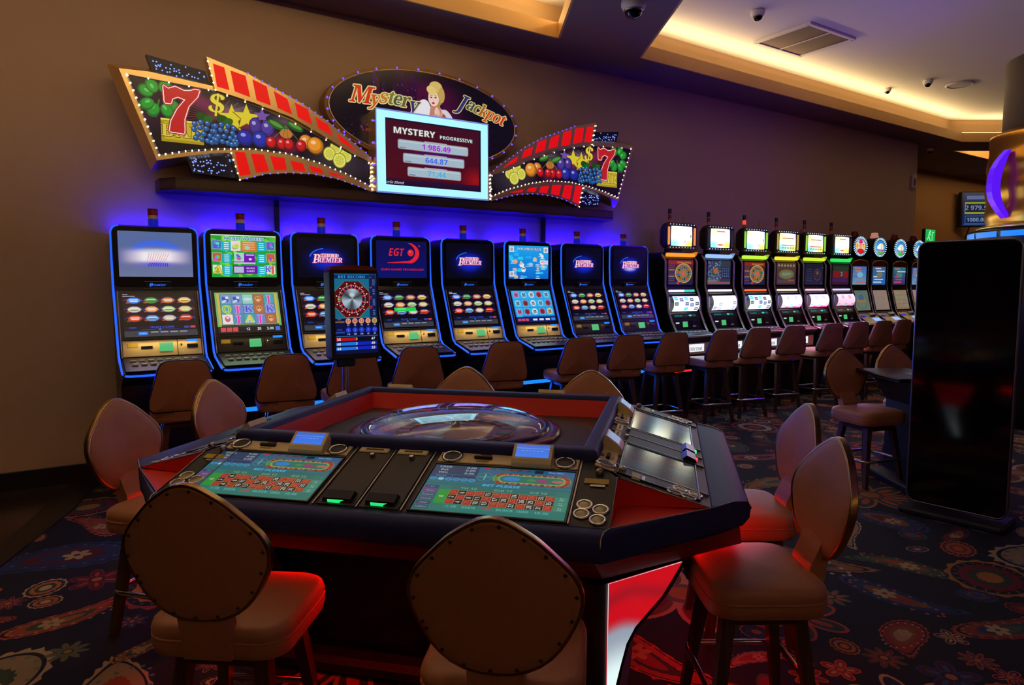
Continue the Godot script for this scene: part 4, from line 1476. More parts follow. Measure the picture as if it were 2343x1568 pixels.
func blue_machine() -> Node3D:
	var t := thing("slot_machine", "", "slot machine", Vector3.ZERO, 0.0, "blue-edged video slot machines along the wall")
	mi("body", side_box([[0.03, 0], [0.60, 0], [0.60, 0.07], [0.575, 0.10], [0.575, 0.76], [0.80, 0.835], [0.858, 0.855], [0.862, 0.874], [0.58, 0.943], [0.535, 1.07], [0.53, 1.075], [0.40, 1.40], [0.37, 1.45], [0.34, 1.80], [0.03, 1.80]], 0.53), M.black, t)
	var hd := MB.new()
	hd.X = Transform3D(Basis.IDENTITY, Vector3(0, 1.64, 0))
	var o := rrect(0.54, 0.42, 0.05, 5)
	hd.loft(o, [[0.10, 0.0], [0.10, 0.97], [0.10, 0.97], [0.12, 1.0], [0.374, 1.0], [0.384, 0.985], [0.384, 0.985], [0.384, 0.0]])
	mi("head", hd, M.black, t)
	mi("upper_screen", MB.new().quad(Vector3(-0.233, 1.815, 0.388), Vector3(0.233, 1.815, 0.388), Vector3(0.233, 1.50, 0.388), Vector3(-0.233, 1.50, 0.388), Vector3(0, 0, 1)), M.premier, t)
	mi("lower_screen", sheet(0.456, Vector2(0.408, 1.383), Vector2(0.526, 1.085), 0.006), M.menu, t)
	# name plate
	var np := mi("name_plate", MB.new().box(Vector3(0, 1.443, 0.388), Vector3(0.17, 0.046, 0.012), 0.004), M.black_matte, t)
	var c := Cv.new(200, 44, c8(4, 4, 10))
	c.text("Premier", 100, 22, 26, c8(40, 110, 250), 1.1, true, 0.25)
	c.text("P", 40, 22, 34, c8(60, 130, 255), 1.1, true, 0.25)
	mi("lettering", MB.new().quad(Vector3(-0.065, 1.458, 0.3946), Vector3(0.065, 1.458, 0.3946), Vector3(0.065, 1.428, 0.3946), Vector3(-0.065, 1.428, 0.3946), Vector3(0, 0, 1)), lit(c.tex(), 1.0), np)
	mi("plate_rim", MB.new().tube([Vector3(-0.085, 1.466, 0.394), Vector3(0.085, 1.466, 0.394), Vector3(0.085, 1.42, 0.394), Vector3(-0.085, 1.42, 0.394)], 0.0025, 5, true), M.steel, np)
	# glowing edges: both sides, the deck's front lip, and dimmer over the top
	for s in [-1.0, 1.0]:
		mi("edge_light", MB.new().tube([Vector3(s * 0.225, 1.853, 0.36), Vector3(s * 0.258, 1.842, 0.366), Vector3(s * 0.272, 1.808, 0.372), Vector3(s * 0.274, 1.62, 0.374), Vector3(s * 0.274, 1.45, 0.384), Vector3(s * 0.274, 1.40, 0.404), Vector3(s * 0.272, 1.09, 0.525), Vector3(s * 0.271, 0.965, 0.575), Vector3(s * 0.270, 0.930, 0.62), Vector3(s * 0.268, 0.872, 0.835), Vector3(s * 0.250, 0.860, 0.862), Vector3(s * 0.225, 0.858, 0.868)], 0.0075, 6), M.led_blue, t)
	mi("front_light", MB.new().tube([Vector3(-0.225, 0.858, 0.868), Vector3(0.225, 0.858, 0.868)], 0.0075, 6), M.led_blue, t)
	mi("top_light", MB.new().box(Vector3(0, 1.852, 0.33), Vector3(0.45, 0.012, 0.06), 0.004), M.led_dim, t)
	mi("foot_light", MB.new().box(Vector3(0, 0.522, 0.58), Vector3(0.40, 0.032, 0.014), 0.004), M.foot_blue, t)
	for s in [-1.0, 1.0]:
		mi("trim", MB.new().tube([Vector3(s * 0.252, 1.40, 0.41), Vector3(s * 0.252, 1.08, 0.538), Vector3(s * 0.252, 0.95, 0.586)], 0.004, 5), M.steel, t)
	# money panel
	var pn := mi("money_panel", plate(FACE_PANEL, 0.5, 0, 0.49, 0.112, 0.008), M.beige_metal, t)
	mi("panel_seam", plate(FACE_PANEL, 0.5, 0.09, 0.004, 0.11, 0.010, 0.0), M.black_matte, pn)
	mi("sticker", plate(FACE_PANEL, 0.32, -0.185, 0.066, 0.032, 0.010), M.yellow_tag, pn)
	mi("card_slot", plate(FACE_PANEL, 0.45, -0.10, 0.07, 0.018, 0.014), M.black, pn)
	mi("display", plate(FACE_PANEL, 0.46, 0.02, 0.084, 0.060, 0.016), M.green_lcd, pn)
	mi("lock", plate(FACE_PANEL, 0.36, 0.115, 0.022, 0.022, 0.014, 0.008), M.chrome, pn)
	mi("bill_light", plate(FACE_PANEL, 0.14, 0.185, 0.070, 0.016, 0.012), M.foot_blue, pn)
	mi("bill_slot", plate(FACE_PANEL, 0.45, 0.185, 0.070, 0.026, 0.016), M.black, pn)
	# deck with two rows of keys
	var dk := mi("deck", plate(FACE_DECK, 0.5, 0, 0.50, 0.27, 0.008), mat(c8(46, 44, 46), 0.4), t)
	var key: MeshInstance3D = null
	for r in 2:
		for i in 8:
			var x := -0.195 + i * 0.054 + r * 0.006
			var p := Transform3D(Basis.IDENTITY, Vector3(x, -0.016 * r, 0.078 * r))
			if key == null:
				key = mi("key", plate(FACE_DECK, 0.30, 0, 0.036, 0.026, 0.018, 0.004), M.button_cap, dk, p)
			else:
				again(key, p)
	# signal light on top
	var cn := MB.new()
	mi("lamp_foot", MB.new().lathe([[0.0, 1.862], [0.036, 1.862], [0.036, 1.85], [0.036, 1.85], [0.0, 1.85]], Vector3(0, 0, 0.28), Basis.IDENTITY, 14), M.black, t)
	for q in [[1.862, 1.912, M.lens_blue], [1.912, 1.938, M.lens_cream], [1.938, 1.972, M.lens_red], [1.972, 1.984, M.mahogany]]:
		mi("lamp_lens", MB.new().lathe([[0.0, q[0]], [0.033, q[0]], [0.033, q[0]], [0.034, (q[0] + q[1]) / 2], [0.033, q[1]], [0.033, q[1]], [0.0, q[1]]], Vector3(0, 0, 0.28), Basis.IDENTITY, 14), q[2], t)
	return t

func skin(t: Node3D, part: String, m: Material) -> void:
	for c in t.get_children():
		if String(c.name) == part:
			(c as MeshInstance3D).material_override = m

const EGT := [0.547, 1.140, 1.765, 2.425, 3.085, 3.750, 4.425, 5.065]
const REEL := [5.83, 6.482, 7.138, 7.777, 8.383, 9.005]
const VIDEO := [9.53, 10.05, 10.62, 11.18]

func slot_rows():
	var labels := [
		"blue-edged slot machine with a white and pink blur on its upper screen",
		"blue-edged slot machine with a green jungle pay table above coloured letter reels",
		"blue-edged slot machine with a navy logo screen, half hidden by the standing roulette display",
		"blue-edged slot machine with a red crescent logo and red letters on its navy upper screen",
		"blue-edged navy-screened slot machine between the red crescent one and the sky-blue one",
		"blue-edged slot machine with two sky-blue screens",
		"blue-edged slot machine with a navy logo screen directly right of the sky-blue one",
		"blue-edged slot machine with a whitened logo screen, beside the first reel machine"]
	var proto := blue_machine()
	var tops := [lit(tex_swirl(), 0.85), lit(tex_green_pays(), 0.85), M.premier, lit(tex_crescent(), 0.9), M.premier, lit(tex_sky_pays(false), 0.9), M.premier, lit(tex_premier(1.0), 0.85)]
	var lows := [M.menu, lit(tex_jungle_reels(), 0.85), M.menu, lit(tex_menu(true), 0.8), M.menu, lit(tex_sky_pays(true), 0.85), M.menu, M.menu]
	var all := []
	for i in 8:
		var t: Node3D = proto if i == 0 else dup(proto, Vector3.ZERO, 0, "")
		t.set_meta("label", labels[i])
		t.position = Vector3(EGT[i], 0, W)
		skin(t, "upper_screen", tops[i])
		skin(t, "lower_screen", lows[i])
		if i in [1, 6, 7]:
			skin(t, "money_panel", M.panel_black)
		all.append(t)
	# the first machine's edges are dark below its screens, so light comes from the strips at its back
	for i in 8:
		var t: Node3D = all[i]
		mi("back_light", MB.new().box(Vector3(0, 1.80, 0.022), Vector3(0.44, 0.02, 0.012), 0.003), M.led_dim, t)
		area("back_glow", t, Vector3(0, 1.83, 0.06), Vector3(0, 0.9, -0.35), Vector2(0.46, 0.03), Color(0.10, 0.03, 1.0), 0.7 if i > 0 else 0.35)
		area("foot_glow", t, Vector3(0, 0.50, 0.60), Vector3(0, -0.5, 1), Vector2(0.40, 0.03), Color(0.10, 0.35, 1.0), 0.10)
		area("edge_glow", t, Vector3(0, 0.875, 0.885), Vector3(0, 0.35, 1), Vector2(0.5, 0.02), Color(0.16, 0.22, 1.0), 0.22)
		area("screen_glow", t, Vector3(0, 1.24, 0.49), Vector3(0, 0.3, 1), Vector2(0.44, 0.28), [Color(0.6, 0.6, 1.0), Color(0.7, 1.0, 0.8), Color(0.4, 0.4, 1.0), Color(0.4, 0.5, 1.0), Color(0.4, 0.4, 1.0), Color(0.3, 0.7, 1.0), Color(0.4, 0.4, 1.0), Color(0.4, 0.4, 1.0)][i], 0.12)
		area("panel_lamp", t, Vector3(0, 1.062, 0.585), Vector3(0, -1, 0.1), Vector2(0.42, 0.01), Color(1.0, 0.86, 0.55), 0.022 if not i in [1, 6, 7] else 0.008)
	reel_row()
	video_row()

func reel_machine() -> Node3D:
	var t := thing("reel_machine", "", "slot machine", Vector3.ZERO, 0.0, "reel slot machines with lit topper screens")
	var prof := [[0.03, 0], [0.46, 0], [0.46, 0.60], [0.66, 0.66], [0.66, 0.80], [0.70, 0.86], [0.69, 0.885], [0.52, 0.93], [0.50, 1.06], [0.45, 1.13], [0.43, 1.33], [0.40, 1.42], [0.40, 1.73], [0.34, 1.80], [0.03, 1.80]]
	mi("body", side_box(prof, 0.50), M.black, t)
	for s in [-1.0, 1.0]:
		mi("side_rail", MB.new().tube([Vector3(s * 0.25, 1.78, 0.35), Vector3(s * 0.252, 1.70, 0.41), Vector3(s * 0.252, 1.42, 0.412), Vector3(s * 0.256, 1.30, 0.46), Vector3(s * 0.258, 1.14, 0.475), Vector3(s * 0.254, 1.02, 0.53), Vector3(s * 0.25, 0.90, 0.60), Vector3(s * 0.25, 0.87, 0.69)], 0.014, 8), M.steel, t)
		mi("reel_glow", MB.new().loft(Cv.oval(0, 0, 0.008, 0.085, 14), [[0.0, 0.0], [0.0, 1.0], [0.0, 1.0], [0.02, 0.8], [0.024, 0.0]]), emis(Color(0.45, 0.5, 1.0), 1.0), t, Transform3D(Basis.IDENTITY, Vector3(s * 0.236, 1.23, 0.45)))
	# crown bar with its pointed ear
	mi("crown_light", MB.new().box(Vector3(0, 1.775, 0.395), Vector3(0.44, 0.042, 0.05), 0.01), M.foot_blue, t)
	mi("crown_ear", MB.new().prism(PackedVector2Array([Vector2(0.20, 1.755), Vector2(0.235, 1.765), Vector2(0.265, 1.815), Vector2(0.20, 1.80)]), Vector3(0, 0, 0.375), Vector3.RIGHT, Vector3.UP, Vector3(0, 0, 0.04)), M.foot_blue, t)
	mi("pay_glass", MB.new().quad(Vector3(-0.2, 1.72, 0.404), Vector3(0.2, 1.72, 0.404), Vector3(0.2, 1.44, 0.404), Vector3(-0.2, 1.44, 0.404), Vector3(0, 0, 1)), M.menu, t)
	mi("display_bar", MB.new().box(Vector3(0, 1.34, 0.425), Vector3(0.43, 0.012, 0.04), 0.004), M.steel, t)
	var seg: MeshInstance3D = null
	for i in 5:
		var p := Transform3D(Basis.IDENTITY, Vector3(-0.168 + i * 0.084, 0, 0))
		if seg == null:
			seg = mi("light_segment", MB.new().box(Vector3(0, 1.372, 0.425), Vector3(0.078, 0.024, 0.02), 0.005), M.white_glow, t, p)
		else:
			again(seg, p)
	# bulging reel window
	var rows := []
	for j in 7:
		var a := -0.6 + 1.2 * j / 6.0
		var y := 1.228 - sin(a) / sin(0.6) * 0.085
		var z := 0.475 + (cos(a) - 0.825) * 0.2
		var r := PackedVector3Array()
		for i in 2:
			r.append(Vector3(-0.205 + 0.41 * i, y, z))
		rows.append(r)
	mi("reel_window", MB.new().grid(rows, false, 0.0), M.white_glow, t)
	var c := Cv.new(220, 40, c8(8, 9, 14))
	for i in 5:
		c.rect(20 + i * 14, 14, 10, 14, c8(20, 110, 120))
	c.rect(96, 20, 40, 3, c8(30, 80, 110))
	c.ell(156, 20, 14, 8, c8(60, 200, 205))
	c.rect(172, 14, 36, 5, c8(30, 130, 140))
	c.rect(176, 24, 30, 4, c8(20, 100, 110))
	mi("credit_display", sheet(0.40, Vector2(0.462, 1.115), Vector2(0.492, 1.065), 0.006), lit(c.tex(), 1.0), t)
	var pn := mi("money_panel", plate([[0.50, 1.055], [0.52, 0.935]], 0.5, 0, 0.44, 0.115, 0.006), M.black_matte, t)
	mi("ticket_light", plate([[0.50, 1.055], [0.52, 0.935]], 0.35, -0.15, 0.055, 0.014, 0.010), emis(Color(0.8, 0.9, 0.85), 1.0), pn)
	mi("card_display", plate([[0.50, 1.055], [0.52, 0.935]], 0.5, -0.03, 0.075, 0.062, 0.012), M.green_lcd, pn)
	mi("bill_slot", plate([[0.50, 1.055], [0.52, 0.935]], 0.5, 0.11, 0.07, 0.08, 0.014), M.piping, pn)
	mi("bill_rim", plate([[0.50, 1.055], [0.52, 0.935]], 0.72, 0.11, 0.05, 0.018, 0.018), M.beige_metal, pn)
	var dk := mi("deck", plate([[0.52, 0.93], [0.695, 0.882]], 0.5, 0, 0.48, 0.17, 0.010), M.panel_black, t)
	for i in 6:
		mi("key", plate([[0.52, 0.93], [0.695, 0.882]], 0.55, -0.18 + i * 0.07, 0.045, 0.035, 0.02, 0.005), emis(Color(0.35, 0.85, 0.7), 0.7) if i == 0 else M.button_cap, dk)
	mi("deck_rail", MB.new().tube([Vector3(-0.25, 0.875, 0.70), Vector3(0.25, 0.875, 0.70)], 0.012, 8), M.steel, t)
	mi("lower_frame", MB.new().box(Vector3(0, 0.735, 0.665), Vector3(0.46, 0.13, 0.012), 0.004), M.steel, t)
	var k := Cv.new(240, 80, c8(225, 235, 250))
	k.glow(120, 40, 130, 60, c8(255, 255, 255), 0.5)
	k.text("VECTOR", 120, 52, 30, c8(20, 30, 50), 1.0, true, 0.25)
	mi("lower_sign", MB.new().quad(Vector3(-0.15, 0.785, 0.673), Vector3(0.11, 0.785, 0.673), Vector3(0.11, 0.70, 0.673), Vector3(-0.15, 0.70, 0.673), Vector3(0, 0, 1)), lit(k.tex(), 1.0), t)
	mi("kick_light", MB.new().box(Vector3(0, 0.46, 0.464), Vector3(0.3, 0.022, 0.012), 0.004), M.led_dim, t)
	# topper: a rounded set with bulbs and colour columns
	var tp := MB.new()
	tp.X = Transform3D(Basis.IDENTITY, Vector3(0, 1.987, 0))
	tp.loft(rrect(0.49, 0.29, 0.05, 4), [[0.24, 0.0], [0.24, 0.7], [0.24, 0.7], [0.31, 0.92], [0.36, 1.0], [0.40, 1.0], [0.415, 0.96], [0.415, 0.96], [0.405, 0.80], [0.405, 0.80], [0.405, 0.0]])
	mi("topper_case", tp, M.panel_black, t)
	mi("topper_neck", MB.new().box(Vector3(0, 1.825, 0.28), Vector3(0.20, 0.06, 0.10), 0.01), M.black, t)
	var sc := MB.new()
	rows = []
	for j in 5:
		var r := PackedVector3Array()
		for i in 5:
			var u := i / 4.0 * 2 - 1
			var v := j / 4.0 * 2 - 1
			r.append(Vector3(u * 0.165 * (1 + 0.03 * (1 - v * v)), 1.985 - v * 0.108 * (1 + 0.03 * (1 - u * u)), 0.408 + 0.012 * (1 - u * u) * (1 - v * v)))
		rows.append(r)
	mi("topper_screen", sc.grid(rows, false, 0.0), M.white_glow, t)
	var bulbs := MB.new()
	for i in 9:
		bulbs.bead(Vector3(-0.19 + i * 0.0475, 2.113, 0.418), 0.008)
		bulbs.bead(Vector3(-0.19 + i * 0.0475, 1.858, 0.418), 0.008)
	stuff(mi("bulbs", bulbs, emis(Color(0.85, 0.88, 1.0), 1.0), t))
	for s in [-1.0, 1.0]:
		mi("colour_column", MB.new().box(Vector3(s * 0.208, 1.985, 0.412), Vector3(0.034, 0.20, 0.014), 0.006), M.foot_blue, t)
	for q in [[2.13, 2.185, M.amber], [2.185, 2.235, M.lens_red], [2.235, 2.243, M.steel], [2.243, 2.30, M.black]]:
		mi("lamp_lens", MB.new().lathe([[0.0, q[0]], [0.021, q[0]], [0.021, q[0]], [0.021, q[1]], [0.021, q[1]], [0.0, q[1]]], Vector3(-0.04, 0, 0.26), Basis.IDENTITY, 12), q[2], t)
	return t

func reel_row():
	var labels := [
		"reel slot machine with an orange crown bar and a bonus wheel on its glass",
		"reel slot machine with a blue-white crown bar and confetti dots on its glass",
		"reel slot machine with a lime crown bar and a lit orange signal lamp",
		"reel slot machine with a yellow crown bar and a brown oval on its glass",
		"reel slot machine with a yellow-green crown bar and a dark indigo glass",
		"reel slot machine with a green crown bar and a red band on its glass"]
	var crown := [c8(255, 150, 30), c8(150, 190, 255), c8(190, 235, 60), c8(235, 225, 50), c8(200, 230, 50), c8(40, 225, 90)]
	var column := [c8(255, 150, 80), c8(40, 40, 60), c8(150, 225, 70), c8(190, 160, 70), c8(150, 220, 70), c8(40, 40, 50)]
	var segs := [c8(235, 250, 245), c8(245, 245, 255), c8(255, 110, 60), c8(255, 235, 215), c8(255, 200, 220), c8(225, 205, 255)]
	var proto := reel_machine()
	var tt := [lit(tex_topper(0), 2.2), lit(tex_topper(1), 1.9), null, lit(tex_topper(2), 1.6), null, null]
	tt[2] = tt[0]
	tt[4] = tt[3]
	tt[5] = tt[1]
	var pays := [lit(tex_belly(0), 0.75), lit(tex_belly(1), 0.7), null, lit(tex_belly(2), 0.8), lit(tex_belly(3), 0.8), lit(tex_belly(4), 0.8)]
	pays[2] = pays[0]
	var rr := [lit(tex_reels(0), 2.0), lit(tex_reels(1), 1.9), null, lit(tex_reels(2), 2.0), null, lit(tex_reels(2), 1.15)]
	rr[2] = rr[0]
	rr[4] = rr[3]
	var row := [proto]
	for i in 5:
		row.append(dup(proto, Vector3.ZERO, 0, ""))
	for i in 6:
		var t: Node3D = row[i]
		t.set_meta("label", labels[i])
		t.position = Vector3(REEL[i], 0, W)
		skin(t, "topper_screen", tt[i])
		skin(t, "pay_glass", pays[i])
		skin(t, "reel_window", rr[i])
		skin(t, "crown_light", emis(crown[i], 1.15))
		skin(t, "crown_ear", emis(crown[i], 0.6))
		for c in t.get_children():
			var nm := String(c.name)
			if nm.begins_with("colour_column"):
				(c as MeshInstance3D).material_override = emis(column[i], 0.9)
			if nm.begins_with("light_segment"):
				(c as MeshInstance3D).material_override = emis(segs[i], 1.15) if not (i == 0 and nm != "light_segment" and c.position.x > 0.05) else emis(c8(60, 225, 190), 1.0)
		if i == 2:
			var q := 0
			for c in t.get_children():
				if String(c.name).begins_with("lamp_lens"):
					if q == 1:
						(c as MeshInstance3D).material_override = emis(c8(255, 70, 30), 1.2)
					q += 1
		if i == 0:
			skin(t, "kick_light", emis(c8(255, 50, 40), 1.0))
		area("screen_glow", t, Vector3(0, 1.23, 0.56), Vector3(0, -0.1, 1), Vector2(0.40, 0.16), [Color(0.6, 0.8, 1.0), Color(0.75, 0.8, 1.0), Color(0.8, 0.7, 1.0), Color(1.0, 0.5, 0.85), Color(1.0, 0.5, 0.85), Color(0.8, 0.5, 1.0)][i], 0.45)
		area("topper_glow", t, Vector3(0, 1.985, 0.45), Vector3(0, -0.1, 1), Vector2(0.32, 0.2), Color(1.0, 1.0, 0.85), 0.10)
		area("lower_glow", t, Vector3(0, 0.74, 0.69), Vector3(0, -0.2, 1), Vector2(0.4, 0.1), Color(0.8, 0.9, 1.0), 0.05)

func video_row():
	var labels := [
		"video slot machine with a red disc topper ringed by bulbs, beside the last reel machine",
		"video slot machine with a blue disc topper under a copper-lit cap",
		"video slot machine with a blue disc topper and a purple lower half on its screen",
		"video slot machine mostly hidden behind the tall black kiosk"]
	var proto: Node3D = null
	var up := [lit(tex_video(0), 0.8), lit(tex_video(1), 0.7), lit(tex_video(2), 0.7), lit(tex_video(0), 0.8)]
	var lo := [lit(tex_video(3), 0.75), lit(tex_video(4), 0.75), lit(tex_video(5), 0.8), lit(tex_video(4), 0.8)]
	var disc := [lit(tex_round(true), 1.0), lit(tex_round(false), 1.0)]
	for n in 4:
		var t: Node3D
		if proto == null:
			t = thing("video_slot", "", "slot machine", Vector3.ZERO, 0.0, "video slot machines with round toppers")
			proto = t
			mi("body", side_box([[0.03, 0], [0.46, 0], [0.46, 0.72], [0.66, 0.80], [0.68, 0.88], [0.52, 0.945], [0.46, 1.05], [0.38, 1.36], [0.37, 1.42], [0.37, 1.80], [0.22, 1.86], [0.22, 2.08], [0.16, 2.12], [0.03, 2.12]], 0.46), M.black, t)
			mi("hood", MB.new().prism(PackedVector2Array([Vector2(-0.21, 1.70), Vector2(0.21, 1.70), Vector2(0.21, 1.73), Vector2(0.14, 1.772), Vector2(0, 1.79), Vector2(-0.14, 1.772), Vector2(-0.21, 1.73)]), Vector3(0, 0, 0.36), Vector3.RIGHT, Vector3.UP, Vector3(0, 0, 0.02)), M.mahogany, t)
			var arch := []
			for i in 13:
				var a := PI - PI * i / 12.0
				arch.append(Vector3(cos(a) * 0.215, 1.725 + sin(a) * 0.065, 0.385))
			mi("arch_rim", MB.new().tube(arch, 0.008, 6), M.brass, t)
			mi("upper_screen", MB.new().quad(Vector3(-0.175, 1.70, 0.375), Vector3(0.175, 1.70, 0.375), Vector3(0.175, 1.44, 0.375), Vector3(-0.175, 1.44, 0.375), Vector3(0, 0, 1)), M.menu, t)
			mi("lower_screen", sheet(0.37, Vector2(0.384, 1.355), Vector2(0.455, 1.07), 0.006), M.menu, t)
			for s in [-1.0, 1.0]:
				mi("side_rail", MB.new().tube([Vector3(s * 0.215, 1.72, 0.38), Vector3(s * 0.215, 1.42, 0.38), Vector3(s * 0.225, 1.35, 0.392), Vector3(s * 0.230, 1.06, 0.465), Vector3(s * 0.232, 0.95, 0.53), Vector3(s * 0.228, 0.885, 0.68)], 0.011, 7), M.chrome, t)
			mi("deck", plate([[0.47, 1.02], [0.68, 0.885]], 0.5, 0, 0.44, 0.24, 0.012), M.steel, t)
			mi("deck_light", plate([[0.47, 1.02], [0.68, 0.885]], 0.62, 0.09, 0.16, 0.07, 0.018), emis(Color(0.55, 0.7, 1.0), 1.1), t)
			mi("coin_cup", plate([[0.47, 1.02], [0.68, 0.885]], 0.2, 0.1, 0.15, 0.05, 0.04), M.chrome, t)
			mi("key", plate([[0.47, 1.02], [0.68, 0.885]], 0.3, -0.14, 0.10, 0.03, 0.02), M.led_dim, t)
			mi("deck_rail", MB.new().tube([Vector3(-0.228, 0.88, 0.688), Vector3(0.228, 0.88, 0.688)], 0.011, 7), M.chrome, t)
			# round topper
			var tp := MB.new()
			tp.X = Transform3D(Basis.IDENTITY, Vector3(0, 1.985, 0.22))
			tp.loft(Cv.oval(0, 0, 0.19, 0.146, 28), [[0.0, 0.0], [0.0, 0.96], [0.0, 0.96], [0.05, 1.0], [0.14, 1.0], [0.15, 0.97], [0.15, 0.97], [0.145, 0.0]])
			mi("topper_case", tp, M.black, t)
			mi("topper_screen", MB.new().prism(Cv.oval(0, 0, 0.126, 0.100, 28), Vector3(0, 1.985, 0.368), Vector3.RIGHT, Vector3.UP, Vector3(0, 0, 0.006)), disc[0], t)
			var b := MB.new()
			for i in 26:
				var a := TAU * i / 26
				b.box(Vector3(cos(a) * 0.16, 1.985 + sin(a) * 0.124, 0.375), Vector3(0.034, 0.011, 0.012), 0.003, Basis(Vector3(0, 0, 1), a + 0.35))
			stuff(mi("bulb_ring", b, emis(Color(0.75, 0.9, 1.0), 1.0), t))
			mi("cap", MB.new().lathe([[0.0, 2.12], [0.055, 2.12], [0.055, 2.12], [0.06, 2.15], [0.045, 2.165], [0.05, 2.185], [0.04, 2.20], [0.0, 2.205]], Vector3(0, 0, 0.28), Basis.IDENTITY, 16), M.mahogany, t)
		else:
			t = dup(proto, Vector3.ZERO, 0, "")
		t.set_meta("label", labels[n])
		t.position = Vector3(VIDEO[n], 0, W)
		skin(t, "upper_screen", up[n])
		skin(t, "lower_screen", lo[n])
		skin(t, "topper_screen", disc[0 if n == 0 else 1])
		if n == 1:
			skin(t, "cap", emis(c8(200, 130, 110), 0.8))

const PANEL := [Vector2(0.425, 2.894), Vector2(0.971, 2.866), Vector2(1.259, 2.805), Vector2(1.521, 2.725), Vector2(1.750, 2.635), Vector2(2.041, 2.508), Vector2(2.183, 2.454), Vector2(2.179, 2.270), Vector2(1.987, 2.350), Vector2(1.745, 2.422), Vector2(1.513, 2.468), Vector2(1.249, 2.475), Vector2(0.997, 2.449), Vector2(0.796, 2.415), Vector2(0.603, 2.366)]
const FRAME := [Vector2(0.377, 2.929), Vector2(0.567, 2.937), Vector2(0.988, 2.902), Vector2(1.260, 2.840), Vector2(1.540, 2.759), Vector2(1.798, 2.650), Vector2(2.062, 2.538), Vector2(2.204, 2.485), Vector2(2.199, 2.232), Vector2(1.986, 2.312), Vector2(1.744, 2.389), Vector2(1.512, 2.436), Vector2(1.248, 2.446), Vector2(0.996, 2.423), Vector2(0.834, 2.389), Vector2(0.587, 2.327)]
const FAN_UP := [Vector2(0.935, 3.098), Vector2(1.219, 3.024), Vector2(1.420, 2.942), Vector2(1.616, 2.864), Vector2(1.820, 2.754), Vector2(1.993, 2.635), Vector2(2.143, 2.537), Vector2(2.194, 2.484), Vector2(2.193, 2.455), Vector2(2.041, 2.512), Vector2(1.798, 2.627), Vector2(1.539, 2.746), Vector2(1.242, 2.820), Vector2(0.987, 2.868)]
const FAN_LOW := [Vector2(1.079, 2.444), Vector2(1.248, 2.467), Vector2(1.513, 2.458), Vector2(1.744, 2.413), Vector2(1.987, 2.340), Vector2(2.189, 2.256), Vector2(2.189, 2.222), Vector2(2.036, 2.268), Vector2(1.887, 2.304), Vector2(1.695, 2.325), Vector2(1.509, 2.318), Vector2(1.330, 2.293), Vector2(1.225, 2.257), Vector2(1.139, 2.233)]
const PANES := [
	[Vector2(0.978, 3.055), Vector2(1.054, 3.039), Vector2(1.085, 2.883), Vector2(1.000, 2.895)],
	[Vector2(1.098, 3.025), Vector2(1.202, 3.004), Vector2(1.231, 2.853), Vector2(1.122, 2.880)],
	[Vector2(1.252, 2.986), Vector2(1.354, 2.950), Vector2(1.381, 2.813), Vector2(1.277, 2.838)],
	[Vector2(1.406, 2.923), Vector2(1.507, 2.880), Vector2(1.540, 2.768), Vector2(1.433, 2.803)],
	[Vector2(1.565, 2.861), Vector2(1.665, 2.821), Vector2(1.695, 2.711), Vector2(1.585, 2.752)],
	[Vector2(1.725, 2.770), Vector2(1.824, 2.723), Vector2(1.856, 2.643), Vector2(1.747, 2.690)],
	[Vector2(1.895, 2.666), Vector2(1.983, 2.606), Vector2(2.062, 2.538), Vector2(1.923, 2.604)],
	[Vector2(1.112, 2.439), Vector2(1.184, 2.442), Vector2(1.221, 2.283), Vector2(1.140, 2.263)],
	[Vector2(1.226, 2.438), Vector2(1.321, 2.439), Vector2(1.357, 2.318), Vector2(1.260, 2.300)],
	[Vector2(1.369, 2.435), Vector2(1.476, 2.428), Vector2(1.492, 2.339), Vector2(1.397, 2.330)],
	[Vector2(1.521, 2.414), Vector2(1.617, 2.400), Vector2(1.639, 2.343), Vector2(1.546, 2.344)],
	[Vector2(1.668, 2.391), Vector2(1.763, 2.372), Vector2(1.786, 2.342), Vector2(1.691, 2.343)],
	[Vector2(1.825, 2.355), Vector2(1.898, 2.340), Vector2(1.976, 2.316), Vector2(1.848, 2.329)],
]
const STAR_UP := [Vector2(0.551, 3.066), Vector2(0.936, 3.015), Vector2(0.980, 2.884), Vector2(0.596, 2.922)]
const STAR_LOW := [Vector2(0.772, 2.404), Vector2(1.087, 2.454), Vector2(1.139, 2.250), Vector2(0.822, 2.266)]

# ---------------------------------------------------------------- the sign above the machines
const MID := 2.78          # the sign is symmetric about this x

func spread(pts: Array, side: float) -> PackedVector2Array:
	var out := PackedVector2Array()
	for p in pts:
		out.append(Vector2(MID + (p.x - MID) * -side, p.y))
	return out

func panel(pts: PackedVector2Array, z0: float, z1: float) -> MB:
	return MB.new().prism(pts, Vector3(0, 0, z0), Vector3.RIGHT, Vector3.UP, Vector3(0, 0, z1 - z0))

# a frame whose sides flare back to the wall
func flared(pts: PackedVector2Array, z0: float, z1: float, grow: float) -> MB:
	var mb := MB.new()
	mb.prism(pts, Vector3(0, 0, z1), Vector3.RIGHT, Vector3.UP, Vector3(0, 0, 0.002))
	var big: PackedVector2Array = Geometry2D.offset_polygon(pts, grow, Geometry2D.JOIN_MITER)[0]
	for i in pts.size():
		var j := (i + 1) % pts.size()
		var k := 0
		var l := 0
		for m in big.size():
			if big[m].distance_to(pts[i]) < big[k].distance_to(pts[i]):
				k = m
			if big[m].distance_to(pts[j]) < big[l].distance_to(pts[j]):
				l = m
		var out := (big[k] + big[l]) - (pts[i] + pts[j])
		mb.quad(Vector3(pts[i].x, pts[i].y, z1), Vector3(pts[j].x, pts[j].y, z1), Vector3(big[l].x, big[l].y, z0), Vector3(big[k].x, big[k].y, z0), Vector3(out.x, out.y, 0.01))
	return mb

